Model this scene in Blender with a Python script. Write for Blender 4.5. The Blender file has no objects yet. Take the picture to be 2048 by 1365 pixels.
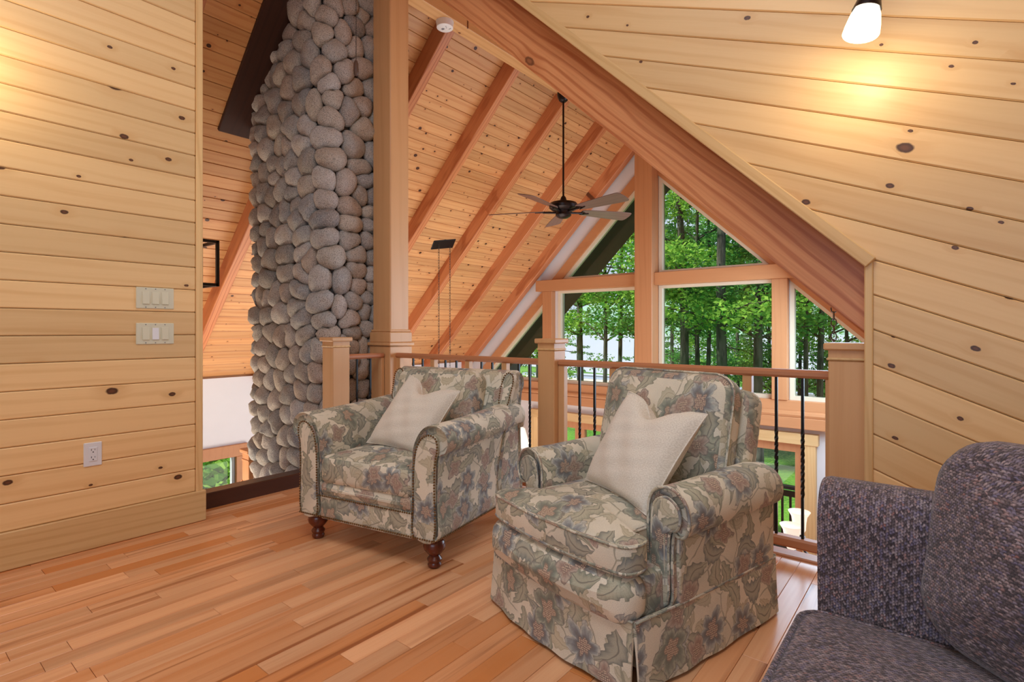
import bpy, bmesh, math, random
import numpy as np
from mathutils import Vector, Matrix
R = math.radians
random.seed(7); rng = np.random.default_rng(7)
sc = bpy.context.scene
COL = sc.collection
# ------------------------------------------------------------------ camera, sky, sun, added fill lights, exposure
cam = bpy.data.cameras.new('camera'); camo = bpy.data.objects.new('camera', cam); COL.objects.link(camo)
camo.location = (0, 0, 1.12); camo.rotation_euler = (R(90), 0, R(39.04))
cam.sensor_width = 36; cam.lens = 1073/2048*36; cam.shift_y = -22.5/2048; cam.clip_start = .02; cam.clip_end = 2000
sc.camera = camo
w = bpy.data.worlds.new('sky'); sc.world = w; w.use_nodes = True
bgn = w.node_tree.nodes['Background']
bgn.inputs['Color'].default_value = (.70, .80, 1.0, 1); bgn.inputs['Strength'].default_value = 1.0
def light(name, kind, loc, energy, col=(1, 1, 1), rot=(0, 0, 0), **kw):
    l = bpy.data.lights.new(name, kind); o = bpy.data.objects.new(name, l); COL.objects.link(o)
    o.location = loc; o.rotation_euler = rot; l.energy = energy; l.color = col
    for k, v in kw.items(): setattr(l, k, v)
    return o
light('sun', 'SUN', (0, 0, 20), 6.0, (1, .96, .88), (R(40), 0, R(-48)), angle=R(1.5))
light('loft_top_fill', 'AREA', (-.6, .0, 4.4), 84, (.78, .90, 1), (0, 0, 0), shape='RECTANGLE', size=2.4, size_y=2.0)  # unseen fill added overhead to brighten the loft, no fixture
light('loft_rear_fill', 'AREA', (.6, -2.4, 1.7), 50, (.54, .76, 1), (R(90), 0, R(5)), shape='RECTANGLE', size=3.2, size_y=1.9)  # added fill behind the camera, standing in for daylight from the rear
light('great_room_up_fill', 'AREA', (-4.6, 4.6, -2.0), 155, (1, .93, .84), (R(180), 0, 0), shape='RECTANGLE', size=4.0, size_y=3.5)  # hidden upward fill added below the loft edge for slopes and rafter undersides
light('great_room_side_fill', 'AREA', (-.7, 6.3, 1.3), 215, (.56, .79, 1), (0, R(56), R(18)), shape='RECTANGLE', size=2.2, size_y=3.0)  # added cool fill hidden behind the right wall, no roof opening there
light('stair_up_fill', 'AREA', (-6.0, 1.6, -.9), 60, (1, .84, .64), (R(180), 0, 0), shape='DISK', size=1.2)  # added warm upward fill in the stairwell, no fixture
vs = sc.view_settings
vs.view_transform = 'Standard'; vs.look = 'None'; vs.gamma = 1; vs.use_curve_mapping = False; vs.exposure = 0.0
sc.cycles.use_denoising = True; sc.cycles.max_bounces = 10; sc.cycles.diffuse_bounces = 5; sc.cycles.transparent_max_bounces = 16
sc.cycles.sample_clamp_indirect = 8
# ------------------------------------------------------------------ small helpers
def lin(c):
    c = c/255
    return c/12.92 if c <= .04045 else ((c+.055)/1.055)**2.4
def rgb(r, g, b): return (lin(r), lin(g), lin(b), 1)
def tag(o, label=None, cat=None, group=None, kind=None):
    if label: o['label'] = label
    if cat: o['category'] = cat
    if group: o['group'] = group
    if kind: o['kind'] = kind
    return o
def empty(name, loc=(0, 0, 0), rz=0, label=None, cat=None, group=None, kind=None):
    o = bpy.data.objects.new(name, None); COL.objects.link(o)
    o.location = loc; o.rotation_euler = (0, 0, rz); o.empty_display_size = .1
    return tag(o, label, cat, group, kind)
def link(name, me, m=None, parent=None, mw=None):
    o = bpy.data.objects.new(name, me); COL.objects.link(o)
    if m is not None and not me.materials: me.materials.append(m)
    if parent is not None: o.parent = parent
    if mw is not None: o.matrix_local = mw
    return o
def copy_tree(o, parent=None):
    c = o.copy(); COL.objects.link(c)
    if parent is not None: c.parent = parent
    for ch in list(o.children): copy_tree(ch, c)
    return c
class MB:
    def __init__(s): s.v = []; s.f = []; s.uv = []; s.hasuv = False
    def add(s, vs, fs, uvs=None):
        b = len(s.v); s.v += [tuple(p) for p in vs]; s.f += [tuple(i+b for i in f) for f in fs]
        if uvs is not None: s.hasuv = True; s.uv += uvs
        else: s.uv += [None]*len(fs)
        return s
    def mesh(s, name, smooth=None, boxuv=False, uvoff=(0, 0)):
        me = bpy.data.meshes.new(name); me.from_pydata(s.v, [], s.f)
        if s.hasuv or boxuv:
            l = me.uv_layers.new(name='UVMap'); me.update()
            for p, u in zip(me.polygons, s.uv):
                if u is None:
                    n = p.normal; a = max(range(3), key=lambda i: abs(n[i]))
                    u = []
                    for vi in p.vertices:
                        c = me.vertices[vi].co
                        u.append((c.y+.37, c.z) if a == 0 else (c.x, c.z) if a == 1 else (c.x, c.y+.61))
                for li, q in zip(p.loop_indices, u): l.data[li].uv = (q[0]+uvoff[0], q[1]+uvoff[1])
        if smooth is not None:
            me.polygons.foreach_set('use_smooth', [True]*len(me.polygons))
            if smooth < 179: me.set_sharp_from_angle(angle=R(smooth))
        me.update(); return me
    def obj(s, name, m, parent=None, smooth=None, boxuv=False, mw=None, uvoff=(0, 0)):
        return link(name, s.mesh(name, smooth, boxuv, uvoff), m, parent, mw)
    # primitives
    def box(s, x0, x1, y0, y1, z0, z1, c=0.0, mat=None):
        if x0 > x1: x0, x1 = x1, x0
        if y0 > y1: y0, y1 = y1, y0
        if z0 > z1: z0, z1 = z1, z0
        if c <= 0:
            v = [(x, y, z) for x in (x0, x1) for y in (y0, y1) for z in (z0, z1)]
            f = [(0, 1, 3, 2), (4, 6, 7, 5), (0, 4, 5, 1), (2, 3, 7, 6), (0, 2, 6, 4), (1, 5, 7, 3)]
        else:
            c = min(c, (x1-x0)*.49, (y1-y0)*.49, (z1-z0)*.49)
            v = []; idx = {}
            for i, (x, sx) in enumerate(((x0, 1), (x1, -1))):
                for j, (y, sy) in enumerate(((y0, 1), (y1, -1))):
                    for k, (z, sz) in enumerate(((z0, 1), (z1, -1))):
                        for a in range(3):
                            idx[i, j, k, a] = len(v)
                            v.append((x+(0 if a == 0 else sx*c), y+(0 if a == 1 else sy*c), z+(0 if a == 2 else sz*c)))
            f = []
            for a in range(3):
                b, d = (a+1) % 3, (a+2) % 3
                for e in (0, 1):
                    q = []
                    for (p, r) in ((0, 0), (1, 0), (1, 1), (0, 1)):
                        t = [0, 0, 0]; t[a] = e; t[b] = p; t[d] = r; q.append(idx[t[0], t[1], t[2], a])
                    f.append(tuple(q if e else q[::-1]))
                for p in (0, 1):
                    for r in (0, 1):
                        t0 = [0, 0, 0]; t0[a] = 0; t0[b] = p; t0[d] = r
                        t1 = list(t0); t1[a] = 1
                        q = [idx[(*t0, b)], idx[(*t1, b)], idx[(*t1, d)], idx[(*t0, d)]]
                        f.append(tuple(q if (p == r) else q[::-1]))
            for i in (0, 1):
                for j in (0, 1):
                    for k in (0, 1):
                        q = [idx[i, j, k, a] for a in range(3)]
                        f.append(tuple(q if (i+j+k) % 2 else q[::-1]))
        if mat is not None: v = [mat @ Vector(p) for p in v]
        return s.add(v, f)
    def prism(s, poly, to3, d0, d1, c=0.0):
        """convex polygon (ccw as seen from +d) extruded from d0 to d1; front edge chamfer c"""
        n = len(poly)
        back = [to3(p[0], p[1], d0) for p in poly]
        if c > 0:
            ins = inset(poly, c)
            mid = [to3(p[0], p[1], d1-c) for p in poly]; fr = [to3(p[0], p[1], d1) for p in ins]
            v = back+mid+fr
            f = [tuple(range(n))[::-1], tuple(range(2*n, 3*n))]
            for i in range(n):
                j = (i+1) % n
                f += [(i, j, n+j, n+i), (n+i, n+j, 2*n+j, 2*n+i)]
        else:
            v = back+[to3(p[0], p[1], d1) for p in poly]
            f = [tuple(range(n))[::-1], tuple(range(n, 2*n))]
            for i in range(n):
                j = (i+1) % n
                f.append((i, j, n+j, n+i))
        return s.add(v, f)
    def tube(s, pts, r, n=8, closed=False, cap=True, rr=None):
        pts = [Vector(p) for p in pts]; N = len(pts); v = []; up = None
        for i, p in enumerate(pts):
            a = pts[i-1] if (i > 0 or closed) else p
            b = pts[(i+1) % N] if (i < N-1 or closed) else p
            t = (b-a).normalized()
            if up is None: up = Vector((0, 0, 1)) if abs(t.z) < .9 else Vector((1, 0, 0))
            x = t.cross(up)
            if x.length < 1e-6: x = t.cross(Vector((.3, 1, .2)))
            x.normalize(); y = x.cross(t).normalized(); up = y
            q = rr[i] if rr else r
            for k in range(n):
                an = 2*math.pi*k/n
                v.append(p+x*math.cos(an)*q+y*math.sin(an)*q)
        f = []
        for i in range(N if closed else N-1):
            j = (i+1) % N
            for k in range(n):
                l = (k+1) % n
                f.append((i*n+k, i*n+l, j*n+l, j*n+k))
        if cap and not closed: f += [tuple(range(n))[::-1], tuple(range((N-1)*n, N*n))]
        return s.add(v, f)
    def lathe(s, prof, n=20, o=(0, 0, 0), axis=None):
        v = []; f = []
        M = Matrix.Identity(3) if axis is None else Vector((0, 0, 1)).rotation_difference(Vector(axis)).to_matrix()
        o = Vector(o)
        for (r, z) in prof:
            for k in range(n):
                a = 2*math.pi*k/n
                v.append(M @ Vector((r*math.cos(a), r*math.sin(a), z))+o)
        for i in range(len(prof)-1):
            for k in range(n):
                l = (k+1) % n
                f.append((i*n+k, i*n+l, (i+1)*n+l, (i+1)*n+k))
        if prof[0][0] > 1e-4: f.append(tuple(range(n))[::-1])
        if prof[-1][0] > 1e-4: f.append(tuple(range((len(prof)-1)*n, len(prof)*n)))
        return s.add(v, f)
    def loft(s, secs, closed=True, cap=True):
        """secs: list of equal-length 3D loops; UV by arc length"""
        n = len(secs[0]); b = []
        P = [[Vector(p) for p in q] for q in secs]
        us = [0]
        ref = P[len(P)//2]
        for i in range(n): us.append(us[-1]+(ref[(i+1) % n]-ref[i]).length)
        vsum = [0]
        for i in range(len(P)-1): vsum.append(vsum[-1]+max((P[i+1][k]-P[i][k]).length for k in range(n)))
        v = [p for q in P for p in q]; f = []; uv = []
        for i in range(len(P)-1):
            for k in range(n if closed else n-1):
                l = (k+1) % n
                f.append((i*n+k, i*n+l, (i+1)*n+l, (i+1)*n+k))
                uv.append([(us[k], vsum[i]), (us[k+1], vsum[i]), (us[k+1], vsum[i+1]), (us[k], vsum[i+1])])
        if cap:
            f += [tuple(range(n))[::-1], tuple(range((len(P)-1)*n, len(P)*n))]; uv += [None, None]
        return s.add(v, f, uv)
def inset(poly, c):
    n = len(poly); out = []
    for i in range(n):
        p0, p1, p2 = [Vector(poly[j % n]) for j in (i-1, i, i+1)]
        d1 = (p1-p0).normalized(); d2 = (p2-p1).normalized()
        n1 = Vector((-d1.y, d1.x)); n2 = Vector((-d2.y, d2.x))
        den = 1+n1.dot(n2)
        out.append(tuple(p1+(n1+n2)*(c/max(den, .15))))
    return out
def clip(poly, a, b, c):
    """keep a*x+b*y<=c"""
    out = []
    for i in range(len(poly)):
        p, q = poly[i], poly[(i+1) % len(poly)]
        dp = a*p[0]+b*p[1]-c; dq = a*q[0]+b*q[1]-c
        if dp <= 0: out.append(p)
        if dp*dq < 0:
            t = dp/(dp-dq); out.append((p[0]+(q[0]-p[0])*t, p[1]+(q[1]-p[1])*t))
    r = []
    for p in out:
        if not r or math.dist(p, r[-1]) > 1e-4: r.append(p)
    if len(r) > 1 and math.dist(r[0], r[-1]) < 1e-4: r.pop()
    return r
def cr(pts, n, closed=True):
    """Catmull-Rom resample"""
    P = [Vector(p) for p in pts]; N = len(P); out = []
    segs = N if closed else N-1
    for i in range(segs):
        p0 = P[i-1] if (closed or i > 0) else P[0]; p1 = P[i]; p2 = P[(i+1) % N]
        p3 = P[(i+2) % N] if (closed or i+2 < N) else P[-1]
        for k in range(n):
            t = k/n
            out.append(.5*((2*p1)+(p2-p0)*t+(2*p0-5*p1+4*p2-p3)*t*t+(3*p1-p0-3*p2+p3)*t*t*t))
    if not closed: out.append(P[-1])
    return out
def frame(o, x, y):
    x = Vector(x).normalized(); z = x.cross(Vector(y)).normalized(); y = z.cross(x)
    M = Matrix((x, y, z)).transposed().to_4x4(); M.translation = Vector(o); return M
# ------------------------------------------------------------------ material node helpers
class NT:
    def __init__(s, name):
        s.m = bpy.data.materials.new(name); s.m.use_nodes = True; s.t = s.m.node_tree
        s.b = s.t.nodes['Principled BSDF']; s.out = s.t.nodes['Material Output']
    def n(s, typ, **kw):
        x = s.t.nodes.new(typ)
        for k, v in kw.items(): setattr(x, k, v)
        return x
    def put(s, sock, v):
        if hasattr(v, 'is_output') or isinstance(v, bpy.types.NodeSocket): s.t.links.new(v, sock)
        else: sock.default_value = v
    def math(s, op, a, b=0.0, c=0.0):
        x = s.n('ShaderNodeMath', operation=op)
        for i, v in enumerate((a, b, c)): s.put(x.inputs[i], v)
        return x.outputs[0]
    def vm(s, op, a, b=(0, 0, 0)):
        x = s.n('ShaderNodeVectorMath', operation=op)
        s.put(x.inputs[0], a)
        if op == 'SCALE': s.put(x.inputs['Scale'], b)
        else: s.put(x.inputs[1], b)
        return x.outputs['Value'] if op in ('LENGTH', 'DOT_PRODUCT', 'DISTANCE') else x.outputs[0]
    def coords(s, which='Object'): return s.n('ShaderNodeTexCoord').outputs[which]
    def rnd(s): return s.n('ShaderNodeObjectInfo').outputs['Random']
    def mul(s, v, k): return s.vm('MULTIPLY', v, k)
    def noise(s, v, scale=5, detail=3, rough=.5, dist=0, col=False):
        x = s.n('ShaderNodeTexNoise'); s.put(x.inputs['Vector'], v)
        x.inputs['Scale'].default_value = scale; x.inputs['Detail'].default_value = detail
        x.inputs['Roughness'].default_value = rough; x.inputs['Distortion'].default_value = dist
        return x.outputs['Color'] if col else x.outputs[0]
    def vor(s, v, scale, dim='3D', rand=1.0, feat='F1'):
        x = s.n('ShaderNodeTexVoronoi', voronoi_dimensions=dim, feature=feat); s.put(x.inputs['Vector'], v)
        x.inputs['Scale'].default_value = scale; x.inputs['Randomness'].default_value = rand
        return x.outputs
    def step(s, v, a, b, x=0.0, y=1.0):
        q = s.n('ShaderNodeMapRange', interpolation_type='SMOOTHSTEP'); s.put(q.inputs[0], v)
        for i, k in enumerate((a, b, x, y)): s.put(q.inputs[i+1], k)
        return q.outputs[0]
    def mix(s, f, a, b, bt='MIX'):
        x = s.n('ShaderNodeMix', data_type='RGBA', blend_type=bt); s.put(x.inputs[0], f); s.put(x.inputs[6], a); s.put(x.inputs[7], b)
        return x.outputs[2]
    def ramp(s, f, stops, interp='LINEAR'):
        x = s.n('ShaderNodeValToRGB'); s.put(x.inputs[0], f); e = x.color_ramp; e.interpolation = interp
        while len(e.elements) < len(stops): e.elements.new(.5)
        for k, (p, c) in zip(e.elements, stops): k.position = p; k.color = c
        return x.outputs[0]
    def sep(s, v):
        x = s.n('ShaderNodeSeparateXYZ'); s.put(x.inputs[0], v); return x.outputs
    def comb(s, a, b, c=0.0):
        x = s.n('ShaderNodeCombineXYZ')
        for i, v in enumerate((a, b, c)): s.put(x.inputs[i], v)
        return x.outputs[0]
    def bump(s, h, strength=.3, dist=.01):
        x = s.n('ShaderNodeBump'); s.put(x.inputs['Height'], h); x.inputs['Strength'].default_value = strength; x.inputs['Distance'].default_value = dist
        s.t.links.new(x.outputs[0], s.b.inputs['Normal'])
    def done(s, col=None, rough=.5, metal=0.0, spec=.5):
        if col is not None: s.put(s.b.inputs['Base Color'], col)
        s.put(s.b.inputs['Roughness'], rough); s.b.inputs['Metallic'].default_value = metal
        s.b.inputs['Specular IOR Level'].default_value = spec
        return s.m
def plain(name, col, rough=.5, metal=0, spec=.5, var=.06, vscale=6):
    t = NT(name); n = t.noise(t.coords(), vscale, 4)
    c = t.mix(n, tuple(x*(1-var) for x in col[:3])+(1,), tuple(min(1, x*(1+var)) for x in col[:3])+(1,))
    return t.done(c, rough, metal, spec)
def wood(name, base, dark, knots=.3, kcol=rgb(70, 38, 20), grain=1.0, rough=.45, var=.25, ring=14, kscale=(4, 6), hue=None, axis=None):
    """board lying along local X (axis swaps the coordinates for pieces that lie otherwise)"""
    t = NT(name); p = t.coords(); r = t.rnd()
    if axis == 'z':
        q = t.sep(p); p = t.comb(q[2], t.math('ADD', q[0], q[1]), t.math('SUBTRACT', q[0], q[1]))
    elif axis == 'y':
        q = t.sep(p); p = t.comb(q[1], q[0], q[2])
    off = t.comb(t.math('MULTIPLY', r, 37.0), t.math('MULTIPLY', r, 71.0), t.math('MULTIPLY', r, 13.0))
    p = t.vm('ADD', p, off)
    warp = t.noise(t.mul(p, (1.5, 3, 3)), 1, 2)
    q = t.sep(p)
    # knots
    if knots > 0:
        kv = t.vor(t.comb(t.math('MULTIPLY', q[0], float(kscale[0])), t.math('MULTIPLY', q[1], float(kscale[1]))), 1, '2D')
        cc = t.sep(kv['Color'])
        has = t.math('LESS_THAN', cc[0], knots)
        rad = t.math('MULTIPLY_ADD', t.math('MULTIPLY', cc[1], cc[1]), .12, .03)
        dn = t.math('ADD', kv['Distance'], t.math('MULTIPLY', t.math('SUBTRACT', t.noise(p, 60, 2), .5), .03))
        kmask = t.math('MULTIPLY', has, t.step(dn, rad, t.math('MULTIPLY', rad, .7)))
        kin = t.math('MULTIPLY', has, t.step(dn, t.math('MULTIPLY', rad, .65), t.math('MULTIPLY', rad, .2)))
        halo = t.math('MULTIPLY', has, t.step(kv['Distance'], t.math('MULTIPLY', rad, 3.6), rad))
        bend = t.math('MULTIPLY', halo, .02)
    else: kmask = None; bend = 0.0
    y2 = t.math('ADD', t.math('ADD', q[1], bend), t.math('MULTIPLY', warp, .035))
    fine = t.noise(t.comb(t.math('MULTIPLY', q[0], 2.2), t.math('MULTIPLY', y2, 90.0), t.math('MULTIPLY', q[2], 90.0)), 1, 4, .6)
    wv = t.math('SINE', t.math('MULTIPLY', t.math('ADD', t.math('ADD', y2, t.math('MULTIPLY', q[0], .02)), t.math('MULTIPLY', t.noise(t.mul(p, (.7, 5, 5)), 1, 2), .12)), ring*6.283))
    rings = t.step(wv, .1, 1.0)
    broad = t.noise(t.mul(p, (.6, 7, 7)), 1, 2)
    g = t.math('ADD', t.math('MULTIPLY', rings, .22*grain), t.math('MULTIPLY', fine, .50*grain))
    g = t.math('ADD', g, t.math('MULTIPLY', t.math('SUBTRACT', broad, .5), .6))
    c = t.mix(t.step(g, .05, .95), base, dark)
    # board to board tone
    v = t.math('MULTIPLY_ADD', t.math('SUBTRACT', r, .5), var, 1.0)
    c = t.mix(1.0, c, t.comb(v, v, v), 'MULTIPLY')
    if hue:
        r2 = t.math('FRACT', t.math('MULTIPLY', r, 17.3))
        c = t.mix(t.step(r2, .4, 1.0, 0, .9), c, hue[0]); c2 = t.math('FRACT', t.math('MULTIPLY', r, 7.7))
        streak = t.math('MULTIPLY', t.step(t.noise(t.mul(p, (.9, 22, 4)), 1, 3), .52, .68), t.step(c2, .35, .8))
        c = t.mix(t.math('MULTIPLY', streak, .85), c, hue[1])
    if kmask is not None:
        c = t.mix(t.math('MULTIPLY', halo, .35), c, dark)
        c = t.mix(kmask, c, kcol); c = t.mix(t.math('MULTIPLY', kin, .55), c, tuple(x*2.6 for x in kcol[:3])+(1,))
    t.bump(g, .08, .004)
    return t.done(c, rough)
M = {}
M['pine'] = wood('knotty_pine', rgb(232, 194, 140), rgb(208, 158, 100), .42, rgb(78, 46, 28), grain=.8, kscale=(3.4, 5.4))
M['pine_trim'] = wood('pine_trim', rgb(228, 190, 134), rgb(204, 156, 98), 0, ring=22)
M['pine_trimz'] = wood('pine_trim_upright', rgb(228, 190, 134), rgb(204, 156, 98), 0, ring=22, axis='z')
M['ceil'] = wood('ceiling_pine', rgb(216, 162, 108), rgb(190, 122, 68), .60, rgb(58, 28, 14), kscale=(5, 6), var=.24)
M['fir'] = wood('fir_beam', rgb(206, 136, 90), rgb(158, 82, 42), .10, rgb(100, 56, 34), 1.25, .42, .2, ring=24, kscale=(1.6, 3.2))
M['beam'] = wood('edge_beam_fir', rgb(226, 158, 106), rgb(178, 98, 54), .12, rgb(120, 72, 44), 1.35, .42, .05, ring=20, kscale=(1.5, 3.0))
M['fir_y'] = wood('fir_ridge', rgb(222, 174, 118), rgb(196, 140, 86), .15, rgb(90, 45, 20), axis='y')
M['maple'] = wood('maple_millwork', rgb(214, 166, 116), rgb(194, 140, 88), 0, grain=.7, ring=9, axis='z', var=.1)
M['maple_x'] = wood('maple_rail', rgb(194, 132, 92), rgb(170, 104, 68), 0, grain=.7, ring=9, var=.1)
M['maple_y'] = wood('maple_rail_side', rgb(194, 132, 92), rgb(170, 104, 68), 0, grain=.7, ring=9, var=.1, axis='y')
M['redfir'] = wood('window_fir', rgb(198, 138, 92), rgb(168, 104, 62), 0, grain=.6, ring=12, var=.12)
M['redfirz'] = wood('window_fir_upright', rgb(198, 138, 92), rgb(168, 104, 62), 0, grain=.6, ring=12, var=.12, axis='z')
M['floor'] = wood('birch_floor', rgb(232, 176, 130), rgb(202, 130, 80), .02, rgb(110, 56, 28), 1.0, .27, .36, ring=10, kscale=(2, 7), hue=(rgb(208, 128, 66), rgb(150, 82, 40)))
M['darkwood'] = wood('dark_wood', rgb(74, 38, 24), rgb(44, 20, 14), 0, rough=.35, axis='y')
M['darkbeam'] = wood('dark_beam', rgb(64, 34, 24), rgb(40, 20, 16), 0, rough=.5)
M['legwood'] = wood('mahogany_leg', rgb(104, 48, 30), rgb(58, 24, 16), 0, rough=.25, axis='z')
M['white'] = plain('white_drywall', rgb(226, 224, 226), .8, var=.02)
M['cream'] = plain('cream_vinyl', rgb(226, 212, 186), .5, var=.03)
M['plate'] = plain('almond_plastic', rgb(214, 210, 186), .22, var=.02)
M['platew'] = plain('white_plastic', rgb(226, 226, 230), .3, var=.02)
M['detector'] = plain('detector_plastic', rgb(232, 230, 230), .4, var=.02)
M['slot'] = plain('dark_slot', rgb(30, 28, 28), .6)
M['grey'] = plain('grey_print', rgb(120, 120, 126), .6)
M['iron'] = plain('black_iron', rgb(24, 22, 22), .4, .3)
M['bronze'] = plain('dark_bronze', rgb(38, 28, 26), .32, .6)
M['steel'] = plain('chain_steel', rgb(92, 90, 88), .4, .8)
M['brass'] = plain('antique_brass', rgb(120, 88, 52), .35, .8, var=.2, vscale=60)
M['fob'] = plain('wood_fob', rgb(92, 70, 58), .5)
M['deck'] = plain('deck_stain', rgb(74, 50, 36), .7, var=.2)
M['eave'] = plain('eave_stain', rgb(44, 40, 34), .8, var=.2)
M['groove'] = plain('groove_shadow_wood', rgb(120, 76, 40), .8, var=.1)
M['blade'] = wood('fan_blade_wood', rgb(112, 84, 76), rgb(84, 60, 54), 0, rough=.3)
def glass_mat():
    t = NT('window_glass'); t.t.nodes.remove(t.b)
    tr = t.n('ShaderNodeBsdfTransparent'); gl = t.n('ShaderNodeBsdfGlossy'); gl.inputs['Roughness'].default_value = .02
    tr.inputs[0].default_value = (.95, .97, .96, 1)
    fr = t.n('ShaderNodeFresnel'); fr.inputs[0].default_value = 1.35
    mx = t.n('ShaderNodeMixShader'); t.t.links.new(fr.outputs[0], mx.inputs[0]); t.t.links.new(tr.outputs[0], mx.inputs[1]); t.t.links.new(gl.outputs[0], mx.inputs[2])
    t.t.links.new(mx.outputs[0], t.out.inputs[0]); return t.m
M['glass'] = glass_mat()
def glow(name, col, st):
    t = NT(name); t.b.inputs['Emission Color'].default_value = col
    n = t.noise(t.coords(), 30, 3); t.put(t.b.inputs['Emission Strength'], t.step(n, .2, .8, st*.9, st))
    return t.done(col, .3)
M['glow'] = glow('frosted_lit_glass', (1, .88, .68, 1), 1.6)
M['glow2'] = glow('chandelier_lit_glass', (1, .92, .80, 1), .62)
def stone_mat():
    t = NT('river_stone'); p = t.coords(); r = t.rnd()
    p2 = t.vm('ADD', p, t.comb(t.math('MULTIPLY', r, 50.0), t.math('MULTIPLY', r, 20.0), r))
    base = t.ramp(r, [(0, rgb(180, 178, 174)), (.2, rgb(160, 162, 164)), (.38, rgb(194, 186, 174)), (.55, rgb(176, 160, 148)), (.7, rgb(204, 200, 196)), (.86, rgb(156, 152, 146)), (1, rgb(136, 138, 142))])
    bl = t.noise(p2, 9, 3); base = t.mix(t.step(bl, .35, .75, 0, .45), base, rgb(178, 152, 126))
    sp = t.noise(p2, 190, 2, .6); c = t.mix(t.step(sp, .50, .62, 0, .75), base, rgb(66, 62, 60))
    sp2 = t.noise(t.vm('ADD', p2, (9, 9, 9)), 150, 2, .6); c = t.mix(t.step(sp2, .54, .66, 0, .6), c, rgb(206, 198, 190))
    t.bump(t.math('ADD', t.noise(p2, 120, 3), t.math('MULTIPLY', t.noise(p2, 14, 3), 2.4)), .5, .008)
    return t.done(c, .75)
M['stone'] = stone_mat()
M['mortar'] = plain('dark_mortar', rgb(104, 98, 94), .9, var=.25, vscale=20)
def fabric_plain(name, a, b, scale=420):
    t = NT(name); u = t.coords('UV'); q = t.sep(u)
    n = t.noise(t.vm('ADD', t.mul(u, (170, 190, 1)), t.comb(t.math('MULTIPLY', q[1], 90.0), t.math('MULTIPLY', q[0], -70.0))), 1, 4, .6); c = t.mix(t.step(n, .35, .65), a, b)
    t.bump(n, .08, .001)
    t.b.inputs['Sheen Weight'].default_value = .2
    return t.done(c, .9, spec=.2)
M['linen'] = fabric_plain('cream_linen', rgb(208, 198, 182), rgb(228, 220, 206))
def tweed():
    t = NT('brown_tweed'); u = t.coords('UV')
    uu = t.mul(u, (150, 180, 1)); q = t.sep(uu)
    row = t.math('FLOOR', q[1]); uu = t.comb(t.math('ADD', q[0], t.math('MULTIPLY', t.math('MODULO', row, 2.0), .5)), q[1])
    v = t.vor(uu, 1, '2D', .35); cc = t.sep(v['Color'])
    big = t.noise(t.mul(u, (14, 14, 1)), 1, 3)
    c = t.ramp(t.math('ADD', t.math('MULTIPLY', cc[0], .75), t.math('MULTIPLY', big, .25)), [(0, rgb(44, 38, 46)), (.3, rgb(92, 80, 82)), (.48, rgb(138, 120, 120)), (.62, rgb(106, 98, 122)), (.78, rgb(166, 150, 150)), (.9, rgb(140, 94, 88)), (1, rgb(186, 174, 178))])
    c = t.mix(t.step(v['Distance'], .25, .62, 0, .75), c, rgb(48, 40, 44))
    t.bump(t.step(v['Distance'], .6, .0), .5, .002)
    t.b.inputs['Sheen Weight'].default_value = .25
    return t.done(c, .9, spec=.2)
M['tweed'] = tweed()
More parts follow.
